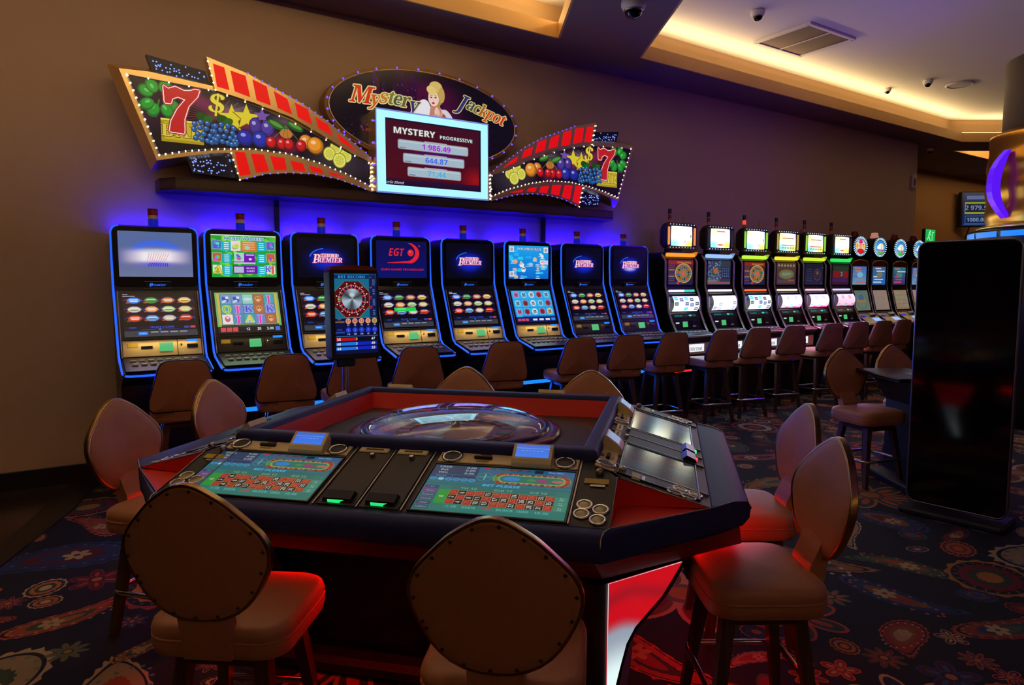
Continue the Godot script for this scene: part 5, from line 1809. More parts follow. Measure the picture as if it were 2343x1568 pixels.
func walk(pts: PackedVector2Array, step: float, from: int, to: int) -> Array:
	var out := []
	var left := 0.0
	for i in range(from, to):
		var a := pts[i % pts.size()]
		var b := pts[(i + 1) % pts.size()]
		var L := a.distance_to(b)
		var d := left
		while d < L:
			out.append(a.lerp(b, d / L))
			d += step
		left = d - L
	return out

func bulbs_at(pts: Array, z: float, r: float) -> MB:
	var b := MB.new()
	for p in pts:
		b.bead(Vector3(p.x, p.y, z), r)
	return b

func jackpot_sign():
	var t := thing("jackpot_sign", "big illuminated wall sign with fruit wings, an oval picture and a framed screen", "sign", Vector3(0, 0, W))
	var white := emis(Color(1.0, 0.95, 0.9), 5.0)
	var blue := emis(Color(0.32, 0.26, 1.0), 3.0)
	var red := emis(c8(225, 8, 8), 0.9, c8(150, 10, 10))
	for s in [-1.0, 1.0]:
		var art := lit(tex_fruit(s > 0), 0.85)
		var gold := mi("wing_frame", flared(spread(FRAME, s), 0.20, 0.295, 0.05), M.gold_mirror, t)
		mi("fruit_panel", panel(spread(PANEL, s), 0.296, 0.302), art, gold)
		var ps := spread(PANEL, s)
		var edge := []
		for p in ps:
			edge.append(Vector3(p.x, p.y, 0.304))
		mi("panel_rim", MB.new().tube(edge, 0.005, 5, true), M.steel, gold)
		var f := spread(FRAME, s)
		var run := walk(ps, 0.045, 7, 14) + walk(ps, 0.05, 14, 15) + walk(ps, 0.13, 0, 7)
		stuff(mi("bulbs", bulbs_at(run, 0.306, 0.0075), white, gold))
		stuff(mi("end_bulbs", bulbs_at(walk(PackedVector2Array([Vector2(MID - s * -0.585, 2.46), Vector2(MID - s * -0.585, 2.24)]), 0.036, 0, 1), 0.31, 0.009), white, gold))
		for w in [[FAN_UP, "upper_fan", 0.285, 0.330, 0, 7], [FAN_LOW, "lower_fan", 0.275, 0.315, 7, 13]]:
			var fan := mi(w[1], panel(spread(w[0], s), 0.22, w[3]), M.gold_mirror, t)
			for i in range(w[4], w[5]):
				mi("red_pane", panel(spread(PANES[i], s), w[3] - 0.01, w[3] + 0.004), red, fan)
			var fp := spread(w[0], s)
			var top := walk(fp, 0.055, 1, 7) if w[4] == 0 else walk(fp, 0.06, 6, 13)
			stuff(mi("bulbs", bulbs_at(top, w[3] + 0.008, 0.0075), blue, fan))
			stuff(mi("end_bulbs", bulbs_at(walk(fp, 0.05, 13, 14), w[3] + 0.008, 0.0075), white, fan))
		for w in [[STAR_UP, "star_panel"], [STAR_LOW, "star_panel"]]:
			var sp := spread(w[0], s)
			var st := mi(w[1], panel(sp, 0.20, 0.25), mat(c8(16, 22, 58), 0.35), t)
			var rng := RandomNumberGenerator.new()
			rng.seed = 40
			var dots := []
			for i in 46:
				var u := rng.randf_range(0.04, 0.96)
				var v := rng.randf_range(0.06, 0.94)
				dots.append(sp[0].lerp(sp[1], u).lerp(sp[3].lerp(sp[2], u), v))
			stuff(mi("star_bulbs", bulbs_at(dots, 0.253, 0.0065), emis(Color(0.5, 0.6, 1.0), 1.6), st))
	# oval picture
	var oc := Vector2(2.768, 2.915)
	var ring := Cv.oval(oc.x, oc.y, 0.94, 0.418, 64)
	var ov := mi("oval_frame", panel(ring, 0.10, 0.245), M.gold_plain, t)
	mi("oval_picture", panel(Cv.oval(oc.x, oc.y, 0.905, 0.385, 64), 0.244, 0.252), lit(tex_city(), 0.9), ov)
	var er := []
	for p in Cv.oval(oc.x, oc.y, 0.907, 0.387, 64):
		er.append(Vector3(p.x, p.y, 0.252))
	mi("oval_rim", MB.new().tube(er, 0.006, 5, true), M.gold_mirror, ov)
	var obs := []
	for i in 28:
		var a := TAU * (i + 0.5) / 28
		obs.append(oc + Vector2(cos(a) * 0.925, sin(a) * 0.403))
	stuff(mi("oval_bulbs", bulbs_at(obs, 0.255, 0.0105), blue, ov))
	# framed screen
	var cc := Vector2(2.735, 2.552)
	var bx := mi("screen_box", MB.new().box(Vector3(cc.x, cc.y, 0.32), Vector3(1.075, 0.675, 0.19), 0.006), M.gold_mirror, t)
	var fr := MB.new()
	var o := [Vector2(-0.537, 0.337), Vector2(0.537, 0.337), Vector2(0.537, -0.337), Vector2(-0.537, -0.337)]
	var n := [Vector2(-0.462, 0.274), Vector2(0.462, 0.274), Vector2(0.462, -0.274), Vector2(-0.462, -0.274)]
	for i in 4:
		var a: Vector2 = o[i] + cc
		var b: Vector2 = o[(i + 1) % 4] + cc
		var d: Vector2 = n[(i + 1) % 4] + cc
		var e: Vector2 = n[i] + cc
		fr.quad(Vector3(a.x, a.y, 0.418), Vector3(b.x, b.y, 0.418), Vector3(d.x, d.y, 0.430), Vector3(e.x, e.y, 0.430), Vector3(0, 0, 1))
		fr.quad(Vector3(e.x, e.y, 0.430), Vector3(d.x, d.y, 0.430), Vector3(d.x, d.y, 0.417), Vector3(e.x, e.y, 0.417), Vector3(cc.x, cc.y, 0.42) - Vector3((d.x + e.x) / 2, (d.y + e.y) / 2, 0.42))
	mi("light_frame", fr, emis(c8(170, 240, 252), 1.1), bx)
	mi("frame_rim", MB.new().tube([Vector3(cc.x - 0.537, cc.y + 0.337, 0.418), Vector3(cc.x + 0.537, cc.y + 0.337, 0.418), Vector3(cc.x + 0.537, cc.y - 0.337, 0.418), Vector3(cc.x - 0.537, cc.y - 0.337, 0.418)], 0.008, 6, true), emis(c8(130, 150, 235), 0.8), bx)
	mi("jackpot_screen", MB.new().quad(Vector3(cc.x - 0.464, cc.y + 0.276, 0.420), Vector3(cc.x + 0.464, cc.y + 0.276, 0.420), Vector3(cc.x + 0.464, cc.y - 0.276, 0.420), Vector3(cc.x - 0.464, cc.y - 0.276, 0.420), Vector3(0, 0, 1)), lit(tex_jackpot(), 0.9), bx)
	stuff(mi("box_bulbs", bulbs_at([Vector2(cc.x - 0.545, 2.80), Vector2(cc.x - 0.545, 2.62), Vector2(cc.x - 0.545, 2.44), Vector2(cc.x - 0.545, 2.30)], 0.36, 0.011), blue, bx))
	area("frame_glow", t, Vector3(cc.x, cc.y, 0.44), Vector3(0, 0, 1), Vector2(1.07, 0.67), Color(0.65, 0.92, 1.0), 0.5)
	area("wing_glow", t, Vector3(1.3, 2.7, 0.35), Vector3(0, 0, 1), Vector2(1.4, 0.5), Color(1.0, 0.4, 0.3), 0.1)
	area("wing_glow", t, Vector3(4.2, 2.7, 0.35), Vector3(0, 0, 1), Vector2(1.4, 0.5), Color(1.0, 0.4, 0.3), 0.1)
	area("under_glow", t, Vector3(2.78, 2.19, 0.32), Vector3(0, -0.3, 1), Vector2(3.6, 0.02), Color(0.3, 0.1, 1.0), 0.10)
	# shelf under the sign
	var sh := thing("wall_shelf", "dark brown shelf with slanted ends along the wall under the jackpot sign", "shelf", Vector3(0, 0, W))
	var top := PackedVector2Array([Vector2(0.60, 0.0), Vector2(0.61, 0.16), Vector2(0.70, 0.30), Vector2(1.6, 0.335), Vector2(2.8, 0.345), Vector2(4.0, 0.335), Vector2(4.90, 0.30), Vector2(5.02, 0.16), Vector2(5.03, 0.0)])
	var b2 := MB.new().prism(top, Vector3(0, 2.150, 0), Vector3.RIGHT, Vector3(0, 0, 1), Vector3(0, 0.055, 0))
	mi("board", b2, mat(c8(74, 52, 36), 0.35), sh)
	mi("upper_lip", MB.new().prism(top, Vector3(0, 2.205, 0), Vector3.RIGHT, Vector3(0, 0, 1), Vector3(0, 0.016, 0)), mat(c8(40, 27, 22), 0.4), sh)
	mi("lower_lip", MB.new().prism(top, Vector3(0, 2.132, 0), Vector3.RIGHT, Vector3(0, 0, 1), Vector3(0, 0.018, 0)), mat(c8(40, 27, 22), 0.4), sh)

# ---------------------------------------------------------------- gaming table; x along its front, -z away from the player
const OUT8 := [Vector2(-0.70, 0.935), Vector2(0.70, 0.935), Vector2(1.127, 0.50), Vector2(1.127, -0.50), Vector2(0.70, -0.935), Vector2(-0.70, -0.935), Vector2(-1.127, -0.50), Vector2(-1.127, 0.50)]
const IN8 := [Vector2(-0.72, 0.874), Vector2(0.72, 0.874), Vector2(1.0, 0.635), Vector2(1.0, -0.635), Vector2(0.72, -0.874), Vector2(-0.72, -0.874), Vector2(-1.0, -0.635), Vector2(-1.0, 0.635)]
const LOW8 := [Vector2(-0.69, 0.722), Vector2(0.69, 0.722), Vector2(1.120, 0.335), Vector2(1.120, -0.335), Vector2(0.69, -0.722), Vector2(-0.69, -0.722), Vector2(-1.120, -0.335), Vector2(-1.120, 0.335)]

func v3(p: Vector2, y: float) -> Vector3:
	return Vector3(p.x, y, p.y)

# one player's place: x across, y up the slope, z out of the panel
func player_place(t: Node3D, at: Transform3D, sx: float, touch: Material, lcd: Material, first: Dictionary) -> void:
	if first.is_empty():
		var w := 0.455
		first.screen = mi("touch_screen", MB.new().quad(Vector3(-w / 2, 0.090, 0.003), Vector3(w / 2, 0.090, 0.003), Vector3(w / 2, -0.158, 0.003), Vector3(-w / 2, -0.158, 0.003), Vector3(0, 0, 1)), touch, t, at)
		var bz := MB.new()
		for q in [[Vector3(0, 0.094, 0.003), Vector3(w + 0.02, 0.008, 0.006)], [Vector3(0, -0.162, 0.003), Vector3(w + 0.02, 0.008, 0.006)], [Vector3(-w / 2 - 0.005, -0.034, 0.003), Vector3(0.008, 0.25, 0.006)], [Vector3(w / 2 + 0.005, -0.034, 0.003), Vector3(0.008, 0.25, 0.006)]]:
			bz.box(q[0], q[1], 0.002)
		first.bezel = mi("screen_bezel", bz, M.black, t, at)
		first.strip = mi("metal_strip", MB.new().box(Vector3(0, 0.138, 0.002), Vector3(w + 0.01, 0.062, 0.006), 0.002), M.beige_metal, t, at)
		for s in [-1.0, 1.0]:
			first["speaker%d" % s] = mi("speaker", MB.new().lathe([[0.033, 0.004], [0.036, 0.009], [0.030, 0.012], [0.026, 0.009], [0.026, 0.009], [0.020, 0.004], [0.008, 0.007], [0.0, 0.009]], Vector3(s * 0.188, 0.138, 0.0), Basis(Vector3.RIGHT, PI / 2), 24), M.chrome, t, at)
			first["cone%d" % s] = mi("speaker_cone", MB.new().lathe([[0.0, 0.0115], [0.018, 0.0105], [0.0255, 0.0098]], Vector3(s * 0.188, 0.138, 0.0), Basis(Vector3.RIGHT, PI / 2), 20), M.panel_black, t, at)
		first.slot = mi("card_slot", MB.new().box(Vector3(-0.082, 0.138, 0.008), Vector3(0.062, 0.014, 0.014), 0.004), M.black, t, at)
		first.tag = mi("red_tag", MB.new().box(Vector3(-0.078, 0.157, 0.004), Vector3(0.038, 0.012, 0.006), 0.002), mat(c8(120, 24, 18), 0.4), t, at)
		first.tagb = mi("slot_tag", MB.new().box(Vector3(-0.082, 0.121, 0.004), Vector3(0.044, 0.008, 0.006), 0.002), M.yellow_tag, t, at)
		first.case = mi("display_case", MB.new().prism(PackedVector2Array([Vector2(0.098, 0.0), Vector2(0.100, 0.020), Vector2(0.112, 0.030), Vector2(0.168, 0.052), Vector2(0.176, 0.0)]), Vector3(0.020, 0, 0), Vector3.UP, Vector3(0, 0, 1), Vector3(0.128, 0, 0)), M.beige_metal, t, at)
		first.lcd = mi("display_screen", MB.new().quad(Vector3(0.030, 0.1635, 0.0512), Vector3(0.138, 0.1635, 0.0512), Vector3(0.138, 0.1175, 0.0331), Vector3(0.030, 0.1175, 0.0331), Vector3(0, -0.4, 1)), lcd, t, at)
	else:
		for k in first.keys():
			var m: Material = null
			if k == "screen":
				m = touch
			elif k == "lcd":
				m = lcd
			var o: MeshInstance3D = first[k]
			again(o, at * Transform3D(Basis.from_scale(Vector3(sx, 1, 1)), Vector3.ZERO), m)

func button_panel(t: Node3D, at: Transform3D) -> void:
	for q in [[-0.022, -0.062], [0.026, -0.080], [-0.026, -0.106], [0.022, -0.128]]:
		mi("push_button", MB.new().lathe([[0.025, 0.001], [0.025, 0.004], [0.022, 0.006], [0.018, 0.0045], [0.018, 0.0045], [0.018, 0.002]], Vector3(q[0], q[1], 0), Basis(Vector3.RIGHT, PI / 2), 20), M.chrome, t, at)
		mi("button_face", MB.new().lathe([[0.0, 0.0042], [0.012, 0.0040], [0.018, 0.003]], Vector3(q[0], q[1], 0), Basis(Vector3.RIGHT, PI / 2), 18), M.button_face, t, at)
	mi("sticker", MB.new().box(Vector3(0.0, 0.060, 0.003), Vector3(0.074, 0.026, 0.003)), M.yellow_tag, t, at)
	mi("small_tag", MB.new().box(Vector3(0.005, 0.036, 0.003), Vector3(0.044, 0.010, 0.003)), M.steel, t, at)
	mi("knob", MB.new().lathe([[0.012, 0.002], [0.013, 0.012], [0.009, 0.018], [0.0, 0.020]], Vector3(0.004, 0.105, 0), Basis(Vector3.RIGHT, PI / 2), 14), M.steel, t, at)

func bill_panel(t: Node3D, at: Transform3D, glow: Material) -> void:
	mi("bill_plate", MB.new().box(Vector3(0, -0.004, 0.002), Vector3(0.128, 0.325, 0.005), 0.002), M.panel_black, t, at)
	mi("bill_head", MB.new().box(Vector3(-0.005, 0.146, 0.006), Vector3(0.106, 0.026, 0.008), 0.003), M.beige_metal, t, at)
	mi("bill_opening", MB.new().box(Vector3(-0.002, 0.146, 0.009), Vector3(0.064, 0.008, 0.004)), mat(c8(60, 60, 20), 0.5), t, at)
	mi("lock", MB.new().lathe([[0.009, 0.004], [0.009, 0.014], [0.006, 0.016], [0.0, 0.016]], Vector3(0.002, 0.112, 0), Basis(Vector3.RIGHT, PI / 2), 12), M.chrome, t, at)
	mi("note_mouth", MB.new().prism(PackedVector2Array([Vector2(-0.158, 0.002), Vector2(-0.150, 0.016), Vector2(-0.116, 0.022), Vector2(-0.102, 0.004)]), Vector3(-0.046, 0, 0), Vector3.UP, Vector3(0, 0, 1), Vector3(0.092, 0, 0)), M.black, t, at)
	mi("arrow_light", MB.new().prism(PackedVector2Array([Vector2(-0.026, -0.158), Vector2(0.014, -0.158), Vector2(0.012, -0.153), Vector2(0.026, -0.150), Vector2(0.008, -0.138), Vector2(-0.024, -0.139), Vector2(-0.014, -0.146), Vector2(-0.030, -0.151)]), Vector3(0, -0.002, 0.006), Vector3.RIGHT, Vector3.UP, Vector3(0, 0, 0.006)), glow, t, at)

func gaming_table() -> Node3D:
	var t := thing("roulette_table", "large eight-seat electronic roulette table with red-walled wheel well and touch screens", "gaming table", TC, deg_to_rad(TURN))
	# armrest, one length for each of the eight sides
	for i in 8:
		var j := (i + 1) % 8
		var rows := []
		for q in [[0.0, 0.779], [0.05, 0.785], [0.55, 0.787], [0.90, 0.776], [1.0, 0.752], [0.97, 0.722], [0.80, 0.704], [0.3, 0.70], [0.0, 0.70]]:
			var a: Vector2 = (IN8[i] as Vector2).lerp(OUT8[i], q[0])
			var b: Vector2 = (IN8[j] as Vector2).lerp(OUT8[j], q[0])
			rows.append(PackedVector3Array([v3(a, q[1]), v3(b, q[1])]))
		var out: Vector2 = OUT8[i] + OUT8[j]
		mi("armrest", MB.new().grid(rows, false), M.navy_leather, t)
		var a := v3(OUT8[i] * 0.97, 0.705)
		var b := v3(OUT8[j] * 0.97, 0.705)
		mi("skirt", MB.new().quad(a, b, v3(LOW8[j], 0.575), v3(LOW8[i], 0.575), Vector3(out.x, 0, out.y)).quad(v3(LOW8[i], 0.575), v3(LOW8[j], 0.575), v3(LOW8[j] * 0.985, 0.575), v3(LOW8[i] * 0.985, 0.575), Vector3.DOWN).quad(v3(LOW8[i] * 0.985, 0.575), v3(LOW8[j] * 0.985, 0.575), v3(LOW8[j] * 0.985, 0.64), v3(LOW8[i] * 0.985, 0.64), -Vector3(out.x, 0, out.y)), M.red_skirt, t)
		# thin metal seam where two lengths meet
		mi("seam", MB.new().tube([v3(IN8[i], 0.786), v3((IN8[i] as Vector2).lerp(OUT8[i], 0.55), 0.788), v3((IN8[i] as Vector2).lerp(OUT8[i], 0.9), 0.777), v3(OUT8[i] * 1.001, 0.752)], 0.0022, 5), M.steel, t)
	var und := PackedVector2Array()
	for p in LOW8:
		und.append(p * 0.99)
	mi("underside", MB.new().prism(und, Vector3(0, 0.63, 0), Vector3.RIGHT, Vector3(0, 0, 1), Vector3(0, 0.012, 0)), M.black_matte, t)
	# corner pockets
	for sx in [-1.0, 1.0]:
		for sz in [-1.0, 1.0]:
			var A := Vector2(sx * 0.722, sz * 0.635)
			var B := Vector2(sx * 0.72, sz * 0.874)
			var C := Vector2(sx * 1.0, sz * 0.635)
			mi("corner_pocket", pocket(A, B, C), M.red_paint, t)
			mi("pocket_trim", MB.new().tube([v3(A, 0.861), v3(B, 0.786), v3(C, 0.786)], 0.003, 5, true), M.steel, t)
	# sloping consoles
	var fs := Vector2(0.885, 0.785)
	var places := {}
	var bet := lit(tex_betting(), 0.62, 0.3)
	var off_reflections := lit(tex_off_reflections(), 0.55, 0.12)
	var lc := Cv.new(128, 72, c8(60, 110, 235))
	lc.fade(0, 72, c8(70, 110, 220), c8(60, 130, 250))
	lc.rect(0, 20, 128, 3, c8(110, 170, 250))
	for i in 6:
		lc.rect(20 + i * 15, 34, 10, 3, c8(120, 180, 255))
	var lcd := lit(lc.tex(), 0.85)
	var lcd_off := lit(lc.tex(), 0.22)
	var green := emis(c8(30, 235, 120), 1.0)
	for side in 4:
		var wide := side % 2 == 0
		var d0 := 0.545 if wide else 0.645
		var d1 := 0.874 if wide else 1.0
		var h0 := 0.643 if wide else 0.542
		var h1 := 0.72 if wide else 0.635
		var turn := Basis(Vector3.UP, side * PI / 2)
		var pts := [Vector3(-h0, 0.885, d0), Vector3(h0, 0.885, d0), Vector3(h1, 0.885 - 0.1 * 0.25, d0 + (d1 - d0) * 0.26), Vector3(h1, 0.785, d1), Vector3(-h1, 0.785, d1), Vector3(-h1, 0.885 - 0.1 * 0.25, d0 + (d1 - d0) * 0.26)]
		var mb := MB.new()
		mb.X = Transform3D(turn, Vector3.ZERO)
		for k in 4:
			mb.tri(pts[0], pts[k + 1], pts[k + 2] if k < 4 else pts[0], Vector3.UP)
		mi("console", mb, M.panel_black, t)
		var slope := Vector3(0, 0.1, -(d1 - d0))
		var L := slope.length()
		var up := slope.normalized()
		var fr := Transform3D(turn, Vector3.ZERO) * Transform3D(Basis(Vector3.RIGHT, up, Vector3.RIGHT.cross(up)), Vector3(0, 0.835, (d0 + d1) / 2))
		var mid := -0.03 if side == 0 else (-0.06 if side == 1 else 0.0)
		var kx := 1.0 if wide else 0.86
		var lift := (L - 0.344) * 0.5
		for s in [-1.0, 1.0]:
			player_place(t, fr * Transform3D(Basis.IDENTITY, Vector3(mid + s * 0.395 * kx, lift, 0)), kx, bet if wide else off_reflections, lcd if wide else lcd_off, places)
			bill_panel(t, fr * Transform3D(Basis.IDENTITY, Vector3(mid + s * 0.070 * kx, 0, 0)), green if side != 1 or s > 0 else emis(c8(240, 40, 50), 1.0))
			button_panel(t, fr * Transform3D(Basis.IDENTITY, Vector3(s * (h1 - 0.058), -0.01, 0)))
		for x in [-h1 + 0.115, mid - 0.142 * kx, mid, mid + 0.142 * kx, h1 - 0.115]:
			mi("trim_line", MB.new().box(Vector3(x, -0.004, 0.003), Vector3(0.004, L - 0.012, 0.006)), M.steel, t, fr)
	# raised rim round the wheel well
	var rim := []
	for q in [[0.655, 0.554, 0.876], [0.655, 0.554, 0.900], [0.650, 0.549, 0.915], [0.640, 0.539, 0.921], [0.610, 0.505, 0.921], [0.601, 0.496, 0.916], [0.598, 0.492, 0.900]]:
		rim.append([Vector3(-q[0], q[2], q[1]), Vector3(q[0], q[2], q[1]), Vector3(q[0], q[2], -q[1]), Vector3(-q[0], q[2], -q[1])])
	for i in 4:
		var rows := []
		for r in rim:
			rows.append(PackedVector3Array([r[i], r[(i + 1) % 4]]))
		mi("rim", MB.new().grid(rows, false), M.navy_leather, t)
		var a: Vector3 = rim[6][i]
		var b: Vector3 = rim[6][(i + 1) % 4]
		var c := Vector3(b.x * 0.97, 0.826, b.z * 0.92)
		var d := Vector3(a.x * 0.97, 0.826, a.z * 0.92)
		mi("well_wall", MB.new().quad(a, b, c, d, -(a + b) * Vector3(1, 0, 1)), M.red_paint, t)
	mi("well_floor", MB.new().box(Vector3(0, 0.815, 0), Vector3(1.18, 0.02, 0.92)), mat(c8(60, 38, 26), 0.4), t)
	wheel(t)
	# foot: black column with a flaring lit bracket under each corner
	mi("column", MB.new().box(Vector3(0, 0.315, 0), Vector3(1.28, 0.63, 0.84), 0.03), M.black, t)
	mi("plinth", MB.new().box(Vector3(0, 0.035, 0), Vector3(1.5, 0.07, 1.0), 0.02), M.black_matte, t)
	var gp := Cv.new(64, 256, c8(235, 245, 250))
	for y in 256:
		for x in 64:
			var f := y / 255.0 + 0.10 * sin(x * 0.06 + 1.0)
			var col := c8(205, 16, 30).lerp(c8(165, 22, 34), exp(-pow((f - 0.24 + x * 0.002) / 0.06, 2.0)))
			col = col.lerp(c8(150, 160, 175), smoothstep(0.40, 0.56, f))
			gp.im.set_pixel(x, y, col.lerp(c8(232, 252, 252), smoothstep(0.55, 0.95, f)))
	var gl := lit(gp.tex(), 1.0)
	for sx in [-1.0, 1.0]:
		for sz in [-1.0, 1.0]:
			var nd := Vector3(sx, 0, sz).normalized()
			var ax := Vector3(sx, 0, -sz).normalized()
			# the outline in the bracket's own plane: x towards the table's side, y up
			var o := Vector3(sx * 0.69, 0.0, sz * 0.45)
			var uy := (Vector3(sx * 0.703, 0.56, sz * 0.715) - Vector3(sx * 0.68, 0.06, sz * 0.46)) / 0.5
			o = Vector3(sx * 0.68, 0.06, sz * 0.46) - uy * 0.06
			var sh := PackedVector2Array([Vector2(0.0, 0.06), Vector2(0.035, 0.06), Vector2(0.055, 0.16), Vector2(0.08, 0.27), Vector2(0.115, 0.335), Vector2(0.175, 0.39), Vector2(0.225, 0.435), Vector2(0.262, 0.49), Vector2(0.305, 0.56), Vector2(0.0, 0.56)])
			var bk := PackedVector2Array([Vector2(-0.05, 0.0), Vector2(0.05, 0.0), Vector2(0.075, 0.16), Vector2(0.10, 0.26), Vector2(0.135, 0.32), Vector2(0.195, 0.37), Vector2(0.25, 0.42), Vector2(0.29, 0.48), Vector2(0.335, 0.56), Vector2(-0.05, 0.56)])
			var ux := ax
			mi("bracket", MB.new().prism(bk, o, ux, uy, -nd * 0.22), M.black, t)
			mi("bracket_light", MB.new().prism(sh, o, ux, uy, nd * 0.006), gl, t)
	for side in 4:
		var nn := Basis(Vector3.UP, side * PI / 2) * Vector3(0, 0, 1)
		var dd := 0.69 if side % 2 == 0 else 1.02
		mi("under_light", MB.new().box(nn * (dd - 0.06) + Vector3(0, 0.60, 0), Vector3(1.0 if side % 2 == 0 else 0.5, 0.006, 0.02), 0.0, Basis(Vector3.UP, side * PI / 2)), emis(Color(1.0, 0.03, 0.02), 1.0), t)
		area("under_glow", t, nn * (dd - 0.06) + Vector3(0, 0.588, 0), nn * 0.9 + Vector3.DOWN, Vector2(1.0 if side % 2 == 0 else 0.55, 0.03), Color(1.0, 0.03, 0.02), 0.35)
	return t

func pocket(A: Vector2, B: Vector2, C: Vector2) -> MB:
	var mb := MB.new()
	mb.tri(v3(A, 0.772), v3(B, 0.782), v3(C, 0.782), Vector3.UP)
	mb.tri(v3(A, 0.861), v3(A, 0.772), v3(B, 0.785), Vector3(C.x - A.x, 0, 0))
	mb.tri(v3(A, 0.861), v3(A, 0.772), v3(C, 0.785), Vector3(0, 0, B.y - A.y))
	return mb

func wheel(t: Node3D) -> void:
	var o := Vector3(0, 0.826, -0.01)
	mi("well_plate", MB.new().lathe([[0.0, 0.001], [0.585, 0.001], [0.585, 0.003], [0.0, 0.003]], o * Vector3(1, 1, 1), Basis.from_scale(Vector3(1, 1, 0.78)), 48), mat(c8(26, 22, 22), 0.5), t)
	mi("outer_ring", MB.new().lathe([[0.44, 0.002], [0.442, 0.014], [0.425, 0.024], [0.40, 0.024], [0.385, 0.014], [0.385, 0.002]], o, Basis.IDENTITY, 56), mat(c8(92, 30, 60), 0.22), t)  # purple colour stands for reflections on the ring
	mi("inner_ring", MB.new().lathe([[0.398, 0.016], [0.395, 0.032], [0.375, 0.036], [0.36, 0.030], [0.358, 0.010]], o, Basis.IDENTITY, 56), mat(c8(30, 22, 62), 0.18), t)
	mi("bowl", MB.new().lathe([[0.365, 0.030], [0.32, 0.020], [0.27, 0.004], [0.25, 0.002]], o, Basis.IDENTITY, 48), M.mahogany, t)
	mi("rotor", MB.new().lathe([[0.25, 0.006], [0.24, 0.010], [0.20, 0.008], [0.16, 0.006], [0.15, 0.012], [0.08, 0.026], [0.03, 0.036], [0.0, 0.038]], o, Basis.IDENTITY, 48), M.mahogany, t)
	var cols := [M.lens_red, M.black_matte]
	for i in 37:
		var a := TAU * i / 37
		var b := TAU * (i + 0.9) / 37
		var pts := PackedVector2Array([Vector2(cos(a), sin(a)) * 0.195, Vector2(cos(b), sin(b)) * 0.195, Vector2(cos(b), sin(b)) * 0.238, Vector2(cos(a), sin(a)) * 0.238])
		mi("pocket", MB.new().prism(pts, o + Vector3(0, 0.009, 0), Vector3.RIGHT, Vector3(0, 0, 1), Vector3(0, 0.004, 0)), mat(c8(20, 120, 50), 0.4) if i == 0 else cols[i % 2], t)
	mi("spindle", MB.new().lathe([[0.028, 0.034], [0.022, 0.045], [0.010, 0.050], [0.010, 0.062], [0.016, 0.066], [0.010, 0.072], [0.0, 0.076]], o, Basis.IDENTITY, 20), M.chrome, t)
	for i in 4:
		var a := TAU * i / 4 + 0.5
		mi("spoke", MB.new().tube([o + Vector3(0, 0.052, 0), o + Vector3(cos(a) * 0.055, 0.056, sin(a) * 0.055), o + Vector3(cos(a) * 0.075, 0.054, sin(a) * 0.075)], 0.006, 6), M.chrome, t)
	mi("ball", MB.new().lathe([[0.0, -0.009], [0.005, -0.0075], [0.009, 0.0], [0.005, 0.0075], [0.0, 0.009]], o + Vector3(0.02, 0.02, 0.21), Basis.IDENTITY, 12), M.lens_cream, t)
	var glass := StandardMaterial3D.new()
	glass.transparency = BaseMaterial3D.TRANSPARENCY_ALPHA
	glass.albedo_color = Color(0.9, 0.9, 1.0, 0.12)
	glass.roughness = 0.03
	glass.metallic_specular = 0.5
	var prof := []
	for i in 13:
		var a := PI / 2 * i / 12.0
		prof.append([cos(a) * 0.372, 0.026 + sin(a) * 0.082])
	mi("glass_dome", MB.new().lathe(prof, o, Basis.IDENTITY, 64), glass, t)

func tables():
	gaming_table()

# ---------------------------------------------------------------- stools; they face -z, the sitter's front
func stool_base(t: Node3D, seat_y: float, top: float, foot: float, ring_y: float) -> void:
	mi("swivel", MB.new().lathe([[0.0, seat_y], [0.10, seat_y], [0.10, seat_y - 0.025], [0.0, seat_y - 0.025]], Vector3.ZERO, Basis.IDENTITY, 16), M.black_matte, t)
	mi("frame", MB.new().box(Vector3(0, seat_y - 0.03, 0), Vector3(top * 2 + 0.03, 0.03, top * 2 + 0.03), 0.004), M.wood, t)
	for sx in [-1.0, 1.0]:
		for sz in [-1.0, 1.0]:
			var a := Vector3(sx * top, seat_y - 0.02, sz * top)
			var b := Vector3(sx * foot, 0.0, sz * foot)
			var rows := []
			for q in [[0.0, 0.0], [0.0, 0.021], [0.0, 0.021], [1.0, 0.014], [1.0, 0.014], [1.0, 0.0]]:
				var c := a.lerp(b, q[0])
				rows.append(PackedVector3Array([c + Vector3(-q[1], 0, -q[1]), c + Vector3(q[1], 0, -q[1]), c + Vector3(q[1], 0, q[1]), c + Vector3(-q[1], 0, q[1])]))
			var mb := MB.new()
			for i in 4:
				mb.quad(rows[1][i], rows[1][(i + 1) % 4], rows[3][(i + 1) % 4], rows[3][i], (rows[1][i] + rows[1][(i + 1) % 4]) * 0.5 - a)
			mi("leg", mb, M.wood, t)
	var k: float = lerpf(foot, top, ring_y / seat_y) + 0.022
	var ring := []
	for p in rrect(k * 2, k * 2, 0.04, 3):
		ring.append(Vector3(p.x, ring_y, p.y))
	mi("foot_ring", MB.new().tube(ring, 0.0105, 8, true), M.chrome, t)

